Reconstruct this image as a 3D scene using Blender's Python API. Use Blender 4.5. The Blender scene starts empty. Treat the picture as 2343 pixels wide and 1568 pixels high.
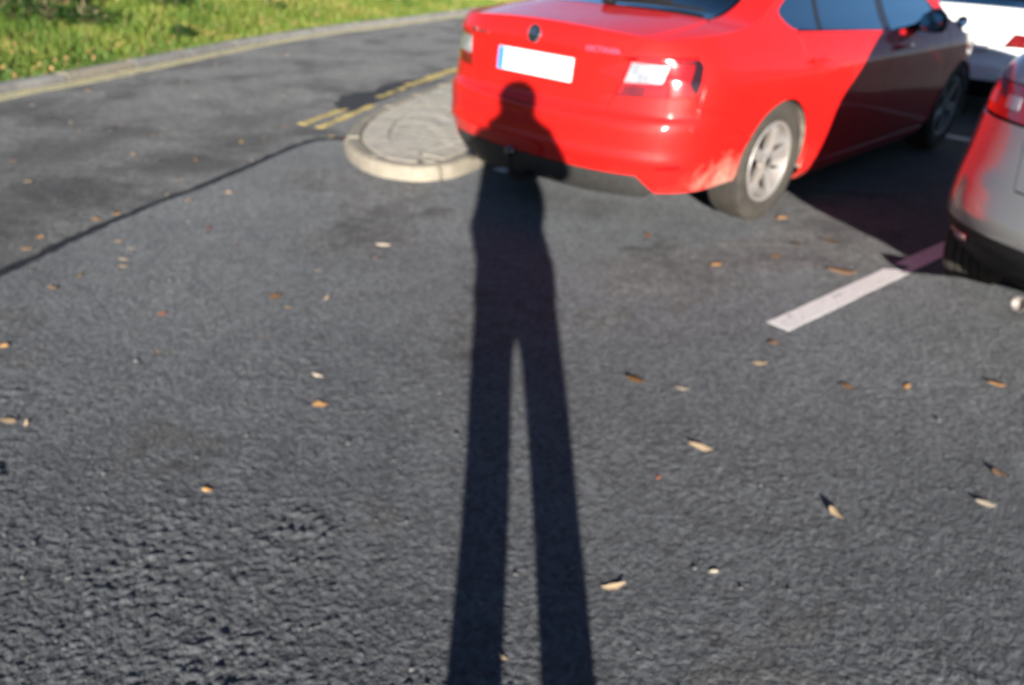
import bpy, bmesh, math, random
import numpy as np
from mathutils import Vector, Matrix, Quaternion

random.seed(7)
rng = np.random.default_rng(7)
sc = bpy.context.scene
C = sc.collection
PI = math.pi
R = math.radians

# ------------------------------------------------------------------ camera
CAM_H = 1.41337
PITCH, ROLL = 0.490873, 0.042245
cam = bpy.data.objects.new('view_camera', bpy.data.cameras.new('view_camera'))
C.objects.link(cam)
fw = Vector((0, math.cos(PITCH), -math.sin(PITCH)))
up0 = Vector((0, math.sin(PITCH), math.cos(PITCH)))
r0 = Vector((1, 0, 0))
rt = math.cos(ROLL) * r0 + math.sin(ROLL) * up0
upv = -math.sin(ROLL) * r0 + math.cos(ROLL) * up0
M = Matrix((rt, upv, -fw)).transposed().to_4x4()
M.translation = (0, 0, CAM_H)
cam.matrix_world = M
cam.data.sensor_width = 23.6
cam.data.lens = 1768.96 / 2342 * 23.6
cam.data.clip_start = 0.01
cam.data.clip_end = 2000
cam.data.dof.use_dof = True
cam.data.dof.focus_distance = 0.60
cam.data.dof.aperture_fstop = 3.5
cam.data.dof.aperture_blades = 7
sc.camera = cam

# ------------------------------------------------------------------ light
SUN_E = R(13.0)
SUN_DX = -0.027                       # the shadows run (SUN_DX, 1) on the ground
sun_dir = Vector((SUN_DX, 1, -math.tan(SUN_E))).normalized()
world = bpy.data.worlds.new('World')
sc.world = world
world.use_nodes = True
wn = world.node_tree
sky = wn.nodes.new('ShaderNodeTexSky')
sky.sky_type = 'NISHITA'
sky.sun_disc = False
sky.sun_elevation = SUN_E
sky.sun_rotation = math.atan2(-SUN_DX, -1) % (2 * PI)
sky.altitude = 300
sky.air_density = 0.65
sky.dust_density = 0.15
sky.ozone_density = 2.0
bg = wn.nodes['Background']
bg.inputs['Strength'].default_value = 0.05
wn.links.new(sky.outputs[0], bg.inputs[0])
sun = bpy.data.objects.new('sun', bpy.data.lights.new('sun', 'SUN'))
C.objects.link(sun)
sun.data.energy = 5.0
sun.data.angle = R(0.53)
sun.data.color = (1.0, 0.95, 0.88)
sun.rotation_euler = sun_dir.to_track_quat('-Z', 'Y').to_euler()
sc.view_settings.view_transform = 'Standard'
sc.view_settings.look = 'None'
sc.view_settings.exposure = 1.5
sc.view_settings.gamma = 1.0
sc.view_settings.use_curve_mapping = False
sc.cycles.use_denoising = True
sc.cycles.sample_clamp_indirect = 8
sc.cycles.max_bounces = 8
sc.cycles.caustics_reflective = False
sc.cycles.caustics_refractive = False

# ------------------------------------------------------------------ helpers
def sst(a, b, x):
    t = np.clip((np.asarray(x, float) - a) / (b - a), 0, 1)
    return t * t * (3 - 2 * t)

def curve(tab):
    X = np.array([t[0] for t in tab], float); Y = np.array([t[1] for t in tab], float)
    h = np.diff(X); d = np.diff(Y) / h; m = np.zeros_like(X); m[0] = d[0]; m[-1] = d[-1]
    for i in range(1, len(X) - 1):
        if d[i-1] * d[i] > 0:
            w1 = 2 * h[i] + h[i-1]; w2 = h[i] + 2 * h[i-1]
            m[i] = (w1 + w2) / (w1 / d[i-1] + w2 / d[i])
    def f(x):
        x = np.clip(np.asarray(x, float), X[0], X[-1])
        i = np.clip(np.searchsorted(X, x, side='right') - 1, 0, len(X) - 2)
        t = (x - X[i]) / h[i]
        return (1+2*t)*(1-t)**2*Y[i] + t*(1-t)**2*h[i]*m[i] + t*t*(3-2*t)*Y[i+1] + t*t*(t-1)*h[i]*m[i+1]
    return f

def hash2(ix, iy, seed):
    n = (ix.astype(np.int64) * 374761393 + iy.astype(np.int64) * 668265263 + seed * 982451653) & 0x7fffffff
    n = ((n ^ (n >> 13)) * 1274126177) & 0x7fffffff
    n = (n ^ (n >> 16)) & 0xffff
    return n / 65535.0

def vnoise(x, y, seed=0):
    ix = np.floor(x); iy = np.floor(y); fx = x - ix; fy = y - iy
    fx = fx*fx*(3-2*fx); fy = fy*fy*(3-2*fy)
    a = hash2(ix, iy, seed); b = hash2(ix+1, iy, seed); c = hash2(ix, iy+1, seed); d = hash2(ix+1, iy+1, seed)
    return (a*(1-fx)+b*fx)*(1-fy) + (c*(1-fx)+d*fx)*fy - 0.5

def rvnoise(x, y, seed, ang=0.6):
    c, s = math.cos(ang), math.sin(ang)
    return vnoise(x*c - y*s, x*s + y*c, seed)

def cells(x, y, seed, some=1.0):
    """rounded stones: height of the nearest jittered cell centre's dome"""
    ix = np.floor(x); iy = np.floor(y); best = np.full(x.shape, -1.0)
    for dx in (-1, 0, 1):
        for dy in (-1, 0, 1):
            jx, jy = ix+dx, iy+dy
            cx = jx + .15 + .7*hash2(jx, jy, seed); cy = jy + .15 + .7*hash2(jx, jy, seed+1)
            r = .45 + .4*hash2(jx, jy, seed+2)
            best = np.maximum(best, (.35 + .65*hash2(jx, jy, seed+3)) * (1 - ((x-cx)**2 + (y-cy)**2)/(r*r)) * (hash2(jx, jy, seed+4) < some))
    return np.clip(best, 0, 1)

def meshobj(name, verts, faces, mat, parent=None, smooth=False, normals=None):
    me = bpy.data.meshes.new(name)
    me.from_pydata([tuple(map(float, v)) for v in verts], [], faces)
    me.update()
    if smooth:
        me.shade_smooth()
    if normals is not None:
        me.normals_split_custom_set_from_vertices([tuple(map(float, n)) for n in normals])
    if mat is not None:
        me.materials.append(mat)
    o = bpy.data.objects.new(name, me)
    C.objects.link(o)
    o.parent = parent
    return o

def bmobj(name, bm, mat, parent=None, smooth=True, angle=35):
    bmesh.ops.recalc_face_normals(bm, faces=bm.faces)
    me = bpy.data.meshes.new(name)
    bm.to_mesh(me); bm.free()
    if smooth:
        me.shade_smooth()
        me.set_sharp_from_angle(angle=R(angle))
    me.materials.append(mat)
    o = bpy.data.objects.new(name, me)
    C.objects.link(o)
    o.parent = parent
    return o

def empty(name, loc=(0, 0, 0), rz=0):
    o = bpy.data.objects.new(name, None)
    C.objects.link(o)
    o.location = loc; o.rotation_euler = (0, 0, rz)
    o.empty_display_size = 0.1
    return o

def tag(o, label=None, cat=None, group=None, kind=None):
    if label: o['label'] = label
    if cat: o['category'] = cat
    if group: o['group'] = group
    if kind: o['kind'] = kind
    return o

def box(bm, c, s, bevel=0, rot=None, seg=2):
    g = bmesh.ops.create_cube(bm, size=1)
    vs = g['verts']
    bmesh.ops.scale(bm, vec=s, verts=vs)
    if bevel:
        es = list({e for v in vs for e in v.link_edges})
        rr = bmesh.ops.bevel(bm, geom=es, offset=bevel, segments=seg, affect='EDGES', profile=0.5)
        vs = list({v for f in rr['faces'] for v in f.verts} | {v for v in vs if v.is_valid})
    if rot is not None:
        bmesh.ops.rotate(bm, cent=(0, 0, 0), matrix=rot, verts=vs)
    bmesh.ops.translate(bm, vec=c, verts=vs)
    return vs

def tube(bm, pts, rad, seg=10, caps=True):
    """a tube along pts; rad is one radius or one for each point"""
    pts = [Vector(p) for p in pts]
    if not hasattr(rad, '__len__'): rad = [rad] * len(pts)
    rings = []
    for i, p in enumerate(pts):
        d = (pts[min(i+1, len(pts)-1)] - pts[max(i-1, 0)]).normalized()
        a = d.orthogonal().normalized() if i == 0 else (prev - d * prev.dot(d)).normalized()
        prev = a
        b = d.cross(a)
        rings.append([bm.verts.new(p + rad[i] * (math.cos(2*PI*k/seg) * a + math.sin(2*PI*k/seg) * b)) for k in range(seg)])
    for i in range(len(rings) - 1):
        for k in range(seg):
            bm.faces.new((rings[i][k], rings[i][(k+1) % seg], rings[i+1][(k+1) % seg], rings[i+1][k]))
    if caps:
        bm.faces.new(rings[0][::-1]); bm.faces.new(rings[-1])

def lathe(bm, prof, seg=48, axis='X', close=False):
    """revolve (axial, radius) pairs round the axis"""
    rings = []
    for a, r in prof:
        ring = []
        for k in range(seg):
            t = 2 * PI * k / seg
            y, z = r * math.cos(t), r * math.sin(t)
            ring.append(bm.verts.new((a, y, z) if axis == 'X' else ((y, a, z) if axis == 'Y' else (y, z, a))))
        rings.append(ring)
    n = len(rings)
    for i in range(n if close else n - 1):
        q = rings[(i+1) % n]
        for k in range(seg):
            bm.faces.new((rings[i][k], rings[i][(k+1) % seg], q[(k+1) % seg], q[k]))
    return rings

# ------------------------------------------------------------------ materials
class G:
    def __init__(s, name):
        s.m = bpy.data.materials.new(name); s.m.use_nodes = True
        s.t = s.m.node_tree; s.b = s.t.nodes['Principled BSDF']; s.o = s.t.nodes['Material Output']
        s.tc = s.n('ShaderNodeTexCoord')
    def n(s, typ, **kw):
        nd = s.t.nodes.new(typ)
        for k, v in kw.items(): setattr(nd, k, v)
        return nd
    def set(s, nd, key, v):
        if isinstance(v, bpy.types.NodeSocket): s.t.links.new(v, nd.inputs[key])
        else: nd.inputs[key].default_value = v
    def P(s, **kw):
        for k, v in kw.items(): s.set(s.b, k.replace('_', ' '), v)
        return s
    def noise(s, scale, detail=3, rough=.55, coord='Object', vec=None, dist=0):
        nd = s.n('ShaderNodeTexNoise')
        s.t.links.new(vec if vec is not None else s.tc.outputs[coord], nd.inputs['Vector'])
        nd.inputs['Scale'].default_value = scale; nd.inputs['Detail'].default_value = detail
        nd.inputs['Roughness'].default_value = rough; nd.inputs['Distortion'].default_value = dist
        return nd.outputs['Fac']
    def voro(s, scale, feature='F1', out='Distance', coord='Object'):
        nd = s.n('ShaderNodeTexVoronoi', feature=feature)
        s.t.links.new(s.tc.outputs[coord], nd.inputs['Vector']); nd.inputs['Scale'].default_value = scale
        return nd.outputs[out]
    def ramp(s, fac, stops, interp='LINEAR'):
        nd = s.n('ShaderNodeValToRGB'); nd.color_ramp.interpolation = interp
        s.t.links.new(fac, nd.inputs[0]); e = nd.color_ramp.elements
        while len(e) < len(stops): e.new(0.5)
        for i, (p, c) in enumerate(stops):
            e[i].position = p
            e[i].color = (c, c, c, 1) if not hasattr(c, '__len__') else tuple(c) + (1,)
        return nd.outputs[0]
    def mix(s, fac, a, b, blend='MIX'):
        nd = s.n('ShaderNodeMix', data_type='RGBA', blend_type=blend)
        for key, v in ((0, fac), (6, a), (7, b)):
            if isinstance(v, bpy.types.NodeSocket): s.t.links.new(v, nd.inputs[key])
            else: nd.inputs[key].default_value = v if key == 0 else tuple(v) + (1,)
        return nd.outputs[2]
    def math(s, op, a, b=0.0, clamp=False):
        nd = s.n('ShaderNodeMath', operation=op, use_clamp=clamp)
        for k, v in ((0, a), (1, b)):
            if isinstance(v, bpy.types.NodeSocket): s.t.links.new(v, nd.inputs[k])
            else: nd.inputs[k].default_value = v
        return nd.outputs[0]
    def xyz(s, coord='Object'):
        nd = s.n('ShaderNodeSeparateXYZ'); s.t.links.new(s.tc.outputs[coord], nd.inputs[0])
        return nd.outputs
    def bump(s, h, strength=.3, dist=.01, prev=None):
        nd = s.n('ShaderNodeBump'); s.t.links.new(h, nd.inputs['Height'])
        nd.inputs['Strength'].default_value = strength; nd.inputs['Distance'].default_value = dist
        if prev is not None: s.t.links.new(prev, nd.inputs['Normal'])
        s.t.links.new(nd.outputs[0], s.b.inputs['Normal'])
        return nd.outputs[0]

def plain(name, col, rough=.5, metal=0, spec=.5, var=.12, scale=30, coat=0, bump=0):
    g = G(name)
    n = g.noise(scale, 4)
    c = g.ramp(n, [(.25, [max(0, x * (1 - var)) for x in col]), (.75, [x * (1 + var) for x in col])])
    g.P(Base_Color=c, Roughness=rough, Metallic=metal, Specular_IOR_Level=spec, Coat_Weight=coat)
    if bump: g.bump(n, bump, .003)
    return g.m

def asphalt(name, lo, hi, dust, stone, fine=120., bumps=1., stains=0., spots=()):
    g = G(name)
    f = g.noise(fine, 5, .7)
    c = g.ramp(f, [(.3, lo), (.7, hi)])
    big = g.noise(.9, 4, .6)
    c = g.mix(g.ramp(big, [(.25, .12), (.8, .62)]), c, dust)
    mid = g.noise(7, 4, .65)
    c = g.mix(g.ramp(mid, [(.3, .22), (.6, 0)]), c, [x * .55 for x in lo])
    tone = g.ramp(g.voro(74, out='Color'), [(.12, .64), (.88, 1.36)])
    c = g.mix(.95, c, tone, 'MULTIPLY')
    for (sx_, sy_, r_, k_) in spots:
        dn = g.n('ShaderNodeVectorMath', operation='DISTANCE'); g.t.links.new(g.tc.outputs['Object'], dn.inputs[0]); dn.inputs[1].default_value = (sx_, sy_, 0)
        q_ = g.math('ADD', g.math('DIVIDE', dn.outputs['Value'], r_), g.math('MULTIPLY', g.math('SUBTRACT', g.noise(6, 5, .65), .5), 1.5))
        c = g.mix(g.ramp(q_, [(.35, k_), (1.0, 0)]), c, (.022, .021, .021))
    if stains:
        c = g.mix(.85, c, g.ramp(g.noise(17, 5, .7), [(.3, .62), (.7, 1.3)]), 'MULTIPLY')
        st_ = g.ramp(g.math('ADD', g.noise(1.5, 6, .68, dist=.4), g.math('MULTIPLY', g.math('SUBTRACT', g.noise(34, 3), .5), .35)), [(.47, 0), (.66, stains)])
        c = g.mix(st_, c, (.030, .030, .031))
    v = g.voro(120)
    sp = g.math('MULTIPLY', g.ramp(v, [(.12, 1), (.24, 0)]), g.ramp(g.noise(33, 2), [(.56, 0), (.66, .8)]))
    c = g.mix(sp, c, stone)
    g.P(Base_Color=c, Roughness=.82, Specular_IOR_Level=.3, Diffuse_Roughness=1.0)
    h_ = g.math('ADD', g.math('MULTIPLY', g.noise(78, 4, .6), 1.0), g.math('ADD', g.math('MULTIPLY', g.noise(33, 3, .6), .9), g.math('MULTIPLY', g.ramp(v, [(.0, 1), (.55, 0)]), .25)))
    b = g.bump(h_, bumps, .008)
    return g.m

def paint(name, col, metal=0., rough=.35, dirt=None, mud=None):
    g = G(name)
    c = g.ramp(g.noise(5, 3), [(.3, [x * .95 for x in col]), (.7, [x * 1.03 for x in col])])
    rr = g.ramp(g.noise(14, 5), [(.3, rough * .9), (.75, rough * 1.2)])
    if dirt:
        # road film and mud splashes thrown up low on the body, with ragged tops
        x = g.xyz()
        for (hgt, amp, lo_, strength) in dirt:
            n = g.math('MULTIPLY', g.math('SUBTRACT', g.noise(7, 5, .6), .5), amp)
            m = g.math('ADD', g.math('SUBTRACT', hgt, x[2]), n)
            m = g.math('MULTIPLY', g.ramp(m, [(.0, 0), (lo_, strength)]), g.ramp(g.noise(23, 4), [(.3, .4), (.65, 1)]))
            c = g.mix(m, c, (.34, .26, .19))
            rr = g.mix(m, rr, (.8, .8, .8))
    if mud:
        x = g.xyz(); cb = g.n('ShaderNodeCombineXYZ')
        g.set(cb, 0, g.math('ABSOLUTE', x[0])); g.set(cb, 1, x[1]); g.set(cb, 2, x[2])
        dn = g.n('ShaderNodeVectorMath', operation='DISTANCE'); g.set(dn, 0, cb.outputs[0]); dn.inputs[1].default_value = mud
        m = g.math('ADD', dn.outputs['Value'], g.math('MULTIPLY', g.math('SUBTRACT', g.noise(5, 5, .62, dist=.6), .5), .55))
        m = g.math('MULTIPLY', g.ramp(m, [(.06, .85), (.21, 0)]), g.ramp(g.noise(28, 4), [(.3, .45), (.6, 1)]))
        c = g.mix(m, c, (.36, .27, .20)); rr = g.mix(m, rr, (.85, .85, .85))
    g.P(Base_Color=c, Roughness=rr, Metallic=metal, Coat_Weight=.8, Coat_Roughness=.03, Specular_IOR_Level=.12, Coat_IOR=1.45)
    return g.m

def glassmat(name, tint, extra=.0):
    g = G(name)
    t = g.t
    tr = g.n('ShaderNodeBsdfTransparent'); tr.inputs[0].default_value = tuple(tint) + (1,)
    gl = g.n('ShaderNodeBsdfGlossy'); gl.inputs['Roughness'].default_value = .015
    gl.inputs['Color'].default_value = (.72, .94, 1, 1)
    fr = g.n('ShaderNodeFresnel'); fr.inputs[0].default_value = 1.55
    mx = g.n('ShaderNodeMixShader')
    k = g.math('ADD', g.math('MULTIPLY', fr.outputs[0], 2.6), extra, True)
    t.links.new(k, mx.inputs[0]); t.links.new(tr.outputs[0], mx.inputs[1]); t.links.new(gl.outputs[0], mx.inputs[2])
    t.links.new(mx.outputs[0], g.o.inputs['Surface'])
    return g.m

MT = {}
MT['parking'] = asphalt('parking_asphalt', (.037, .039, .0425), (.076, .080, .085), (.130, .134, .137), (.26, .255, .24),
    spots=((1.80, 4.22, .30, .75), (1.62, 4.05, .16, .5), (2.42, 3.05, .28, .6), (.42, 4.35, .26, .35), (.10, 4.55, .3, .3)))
MT['road'] = asphalt('road_asphalt', (.042, .042, .043), (.087, .087, .087), (.126, .126, .124), (.27, .265, .25), fine=55, bumps=1., stains=.85,
    spots=((-2.75, 3.5, .55, .6), (-2.55, 4.25, .5, .6), (-2.2, 4.9, .42, .6), (-1.95, 5.5, .36, .55), (-3.1, 5.0, .4, .5), (-3.5, 5.9, .35, .45), (-2.2, 6.2, .35, .45), (-1.62, 5.95, .25, .5)))
MT['base'] = asphalt('ground_asphalt', (.05, .05, .05), (.09, .09, .09), (.11, .11, .11), (.2, .2, .2))
MT['tar'] = plain('tar', (.020, .020, .021), .75, spec=.3, var=.5, scale=45, bump=.6)
MT['tar_patch'] = plain('tar_patch', (.042, .042, .044), .8, spec=.3, var=.6, scale=30, bump=.8)
MT['kerb'] = plain('kerb_concrete', (.24, .21, .16), .85, var=.22, scale=14, bump=.3)
MT['kerb_far'] = plain('old_kerb_concrete', (.21, .20, .185), .85, var=.25, scale=9, bump=.3)
MT['paver'] = plain('paver', (.385, .350, .285), .85, var=.18, scale=11, bump=.3)
MT['paver2'] = plain('paver_warm', (.40, .355, .285), .85, var=.2, scale=13, bump=.3)
MT['paver3'] = plain('paver_cool', (.35, .325, .275), .85, var=.2, scale=12, bump=.3)
g = G('moss_joint')
g.P(Base_Color=g.ramp(g.noise(6, 4), [(.35, (.20, .18, .14)), (.6, (.09, .10, .05)), (.8, (.22, .19, .15))]), Roughness=.95)
MT['moss'] = g.m

def marking(name, col, wear):
    g = G(name)
    n = g.noise(38, 6, .7); n2 = g.noise(7, 4, .6)
    w = g.math('ADD', g.math('MULTIPLY', n, .55), g.math('MULTIPLY', n2, .55))
    m = g.ramp(w, [(wear, 0), (wear + .07, 1)])
    c = g.mix(m, (.06, .058, .052), g.ramp(n, [(.3, [x * .8 for x in col]), (.7, col)]))
    g.P(Base_Color=c, Roughness=.75)
    g.bump(n, .3, .003)
    return g.m
MT['white_line'] = marking('white_marking', (.70, .685, .66), .38)
MT['yellow_line'] = marking('yellow_marking', (.60, .45, .13), .45)
MT['yellow_pale'] = marking('faded_yellow_marking', (.50, .44, .24), .42)

MT['red'] = paint('red_paint', (.55, .011, .009), 0, .45, dirt=[(.20, .13, .10, .85), (.36, .50, .5, .30)], mud=(.86, .60, .27))
MT['silver'] = paint('silver_paint', (.27, .268, .262), .5, .28, dirt=[(.16, .2, .2, .5)])
MT['white'] = paint('white_paint', (.80, .80, .78), 0, .3)
MT['black_plastic'] = plain('black_plastic', (.011, .011, .012), .6, spec=.25, var=.3, bump=.1, scale=80)
MT['trim'] = plain('grey_black_trim', (.030, .029, .027), .6, var=.3, scale=40)
MT['gloss_black'] = plain('gloss_black', (.012, .012, .014), .12, coat=.6)
MT['gap'] = plain('underbody', (.012, .011, .01), .9)
MT['chrome'] = plain('chrome', (.85, .86, .88), .09, 1, var=.03)
MT['mirror'] = plain('mirror_glass', (.10, .16, .19), .05, 1, var=.02)
MT['badge_dark'] = plain('badge_enamel', (.012, .02, .02), .2, coat=.8)
MT['badge_green'] = plain('badge_silver', (.55, .57, .58), .2, 1)
MT['glass'] = glassmat('tinted_glass', (.30, .36, .36), .38)
MT['glass_dark'] = glassmat('privacy_glass', (.05, .055, .06), .03)
MT['interior'] = plain('seat_fabric', (.05, .05, .055), .9, scale=60)
MT['interior_light'] = plain('pillar_trim', (.33, .32, .30), .8)
g = G('red_lens')
v = g.voro(120)
g.P(Base_Color=g.ramp(g.noise(18, 2), [(.3, (.20, .003, .005)), (.7, (.36, .007, .007))]), Roughness=.12, Coat_Weight=1., Coat_Roughness=.03)
g.bump(v, .06, .003)
MT['red_lens'] = g.m
g = G('dark_red_lens')
g.P(Base_Color=g.ramp(g.noise(18, 2), [(.3, (.10, .004, .006)), (.7, (.17, .008, .010))]), Roughness=.15, Coat_Weight=1., Coat_Roughness=.03)
MT['dark_lens'] = g.m
g = G('clear_lens')
v = g.voro(70)
g.P(Base_Color=g.ramp(g.noise(26, 3), [(.3, (.20, .21, .225)), (.7, (.40, .41, .42))]), Roughness=.35, Metallic=.2, Coat_Weight=1., Coat_Roughness=.03)
g.bump(v, .12, .004)
MT['clear_lens'] = g.m
g = G('smoked_lens')
g.P(Base_Color=(.02, .006, .006, 1), Roughness=.1, Coat_Weight=1.)
MT['smoked'] = g.m
g = G('tyre_rubber')
x = g.xyz()
dm = g.ramp(g.noise(9, 5, .65), [(.32, .25), (.7, .95)])
g.P(Base_Color=g.mix(dm, (.014, .0135, .013), (.055, .046, .035)), Roughness=.88)
g.bump(g.noise(90, 3), .2, .002)
MT['tyre'] = g.m
g = G('dirty_alloy')
dm = g.ramp(g.noise(13, 5, .65), [(.35, .1), (.75, .85)])
g.P(Base_Color=g.mix(dm, (.30, .295, .295), (.20, .15, .105)), Roughness=g.ramp(dm, [(0, .38), (1, .65)]), Metallic=.3)
MT['alloy'] = g.m
g = G('muddy_liner')
g.P(Base_Color=g.ramp(g.noise(12, 5), [(.35, (.06, .05, .04)), (.6, (.24, .20, .15)), (.8, (.36, .31, .24))]), Roughness=.95)
MT['liner'] = g.m
g = G('plate_white')
g.P(Base_Color=g.ramp(g.noise(6, 3), [(.3, (.82, .83, .84)), (.7, (.87, .88, .89))]), Roughness=.35)
MT['plate'] = g.m
MT['plate_blue'] = plain('plate_blue', (.05, .22, .72), .35)
MT['plate_text'] = plain('plate_black', (.02, .02, .025), .4)
MT['disc'] = plain('brake_disc', (.10, .085, .07), .5, .5)
# ================================================================== ground
def frame_pts(path, step):
    """resample a polyline smoothly (Catmull-Rom), points step apart"""
    P = [np.array(p, float) for p in path]
    P = [2*P[0]-P[1]] + P + [2*P[-1]-P[-2]]
    out = []
    for i in range(1, len(P) - 2):
        a, b, c, d = P[i-1:i+3]
        for t in np.linspace(0, 1, 40, endpoint=False):
            out.append(.5*((2*b)+(-a+c)*t+(2*a-5*b+4*c-d)*t*t+(-a+3*b-3*c+d)*t**3))
    out.append(P[-2])
    out = np.array(out)
    L = np.r_[0, np.cumsum(np.hypot(*np.diff(out, axis=0).T))]
    n = max(2, int(round(L[-1] / step)) + 1)
    s = np.linspace(0, L[-1], n)
    Q = np.c_[np.interp(s, L, out[:, 0]), np.interp(s, L, out[:, 1])]
    T = np.gradient(Q, axis=0); T /= np.linalg.norm(T, axis=1)[:, None]
    return Q, np.c_[T[:, 1], -T[:, 0]], s        # points, right-hand normals, arc length

def grid_mesh(name, X, Y, Z, mat):
    nx, ny = len(X), len(Y)
    me = bpy.data.meshes.new(name)
    V = np.empty((ny, nx, 3), np.float32)
    V[..., 0] = X[None, :]; V[..., 1] = Y[:, None]; V[..., 2] = Z
    idx = np.arange(nx*ny).reshape(ny, nx)
    F = np.stack([idx[:-1, :-1], idx[:-1, 1:], idx[1:, 1:], idx[1:, :-1]], -1).reshape(-1, 4)
    me.vertices.add(nx*ny); me.vertices.foreach_set('co', V.ravel())
    me.loops.add(F.size); me.loops.foreach_set('vertex_index', F.ravel().astype(np.int32))
    me.polygons.add(len(F)); me.polygons.foreach_set('loop_start', np.arange(0, F.size, 4, dtype=np.int32))
    me.update(calc_edges=True); me.shade_smooth()
    me.materials.append(mat)
    o = bpy.data.objects.new(name, me); C.objects.link(o)
    return o

def graded(lo, f0, f1, hi, fine, grow, mx):
    """coordinates: fine between f0 and f1, growing spacing outside"""
    mid = list(np.arange(f0, f1, fine))
    a, d = [], fine; x = f0
    while x > lo: d = min(d*grow, mx); x -= d; a.append(x)
    b, d = [], fine; x = mid[-1]
    while x < hi: d = min(d*grow, mx); x += d; b.append(x)
    return np.array(a[::-1] + mid + b)

# the earth below everything, out to the horizon
ground = meshobj('ground', [(-600, -600, -.06), (600, -600, -.06), (600, 600, -.06), (-600, 600, -.06)], [(0, 1, 2, 3)], MT['base'])
tag(ground, 'wide dark ground reaching to the horizon beyond the tarmac', 'ground', kind='structure')

# road: older, rougher tarmac with worn hollows
X = graded(-14, -5.2, -.6, 16, .028, 1.06, .6); Y = graded(-14, 2.8, 8.0, 60, .030, 1.015, .8)
gx, gy = np.meshgrid(X, Y)
zr = .010*vnoise(gx*1.1, gy*1.1, 3) + .011*rvnoise(gx*2.3, gy*1.7, 4) + .0045*rvnoise(gx*9, gy*9, 5, .3) + .0045*rvnoise(gx*21, gy*21, 6, 1.1)
road = grid_mesh('road', X, Y, zr, MT['road'])
tag(road, 'rough worn grey tarmac road curving past the grass verge', 'road', kind='structure')

# car park: newer tarmac whose edge makes the dark seam along the road
SEAM = [(-3.1, -6), (-2.75, .0), (-2.23, 3.04), (-2.03, 3.96), (-1.89, 4.35), (-1.74, 4.83), (-1.6, 5.35), (-1.46, 5.66), (-1.20, 5.76), (-.75, 6.3), (.3, 8.5), (2.2, 12), (6, 18), (12, 26)]
sq, sn, ss = frame_pts(SEAM, .05)
X = graded(-5, -1.12, 1.12, 14, .0046, 1.017, .5); Y = graded(-6, 1.04, 1.85, 26, .0042, 1.009, .5)
gx, gy = np.meshgrid(X, Y)
xs = np.interp(gy, sq[:, 1], sq[:, 0]) + .012*vnoise(gy*9, gy*0, 9)
rough = .50 + .55*sst(.5, -1.0, gx)*sst(3.2, 1.3, gy) + .30*sst(2.0, 1.1, gy) + .9*np.clip(vnoise(gx*2.1, gy*2.1, 21) + .5*vnoise(gx*5.5, gy*5.5, 22), -.35, .7)
rough = np.clip(rough, .22, 1.7)
grain = cells(gx*95, gy*95, 101, .6)*.0030 + cells(gx*58+5.3, gy*58, 111, .4)*.0032 + rvnoise(gx*40, gy*40, 13, 2.0)*.0010
loose = np.clip(rvnoise(gx*5, gy*5, 14, .2) + .02, 0, .5)*2*cells(gx*40, gy*40, 121, .35)*.0095
pit = np.clip(rvnoise(gx*30, gy*30, 17, .9) - .27, 0, 1)*.008
zp = .004 + rough*(.66*grain + .9*loose*sst(.65, 1.2, rough) - .7*pit) + .006*vnoise(gx*1.5, gy*1.5, 15) + .0015*rvnoise(gx*5, gy*5, 16)
edge = sst(-.02, .015, gx - xs)
zp = zp*edge - .035*(1-edge)
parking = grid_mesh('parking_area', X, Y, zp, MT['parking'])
tag(parking, 'grey tarmac of the parking bays with a coarse grainy surface', 'car park', kind='structure')

def zpark(x, y):
    return .0055 + .006*float(vnoise(np.array([x*1.5]), np.array([y*1.5]), 15)[0]) + .0015*float(rvnoise(np.array([x*5]), np.array([y*5]), 16)[0])
def zroad(x, y):
    a = np.array([x]); b = np.array([y])
    return float((.010*vnoise(a*1.1, b*1.1, 3) + .011*rvnoise(a*2.3, b*1.7, 4) + .0045*rvnoise(a*9, b*9, 5, .3) + .0045*rvnoise(a*21, b*21, 6, 1.1))[0])
def zsurf(x, y):
    return zpark(x, y) if x > np.interp(y, sq[:, 1], sq[:, 0]) else zroad(x, y)

def strip(name, path, w, zf, mat, off=0., step=.06, lift=.004, thick=.003, jag=.0, seed=1):
    Q, N, s = frame_pts(path, step)
    V, F = [], []
    n = len(Q)
    for i in range(n):
        for k, sd in enumerate((-.5, .5)):
            j = jag*float(vnoise(np.array([s[i]*19.0]), np.array([k*7.3]), seed)[0])
            x, y = Q[i] + N[i]*(off + sd*(w + j))
            V.append((x, y, zf(x, y) + lift))
    for i in range(n):
        for k in (0, 1):
            V.append((V[2*i+k][0], V[2*i+k][1], V[2*i+k][2] - thick - lift))
    for i in range(n-1):
        F.append((2*i, 2*i+1, 2*i+3, 2*i+2))
        F.append((2*i, 2*i+2, 2*n+2*i+2, 2*n+2*i)); F.append((2*i+1, 2*n+2*i+1, 2*n+2*i+3, 2*i+3))
    F.append((0, 2*n, 2*n+1, 1)); m_ = 2*(n-1); F.append((m_, m_+1, 2*n+m_+1, 2*n+m_))
    return meshobj(name, V, F, mat)

# tarry joint along the seam
o = strip('tar_joint', SEAM[:9], .055, lambda x, y: zroad(x, y), MT['tar'], off=-.02, jag=.05, lift=.0035, step=.03)
tag(o, 'dark tarry joint where the parking tarmac meets the road', 'joint', kind='structure')

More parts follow.
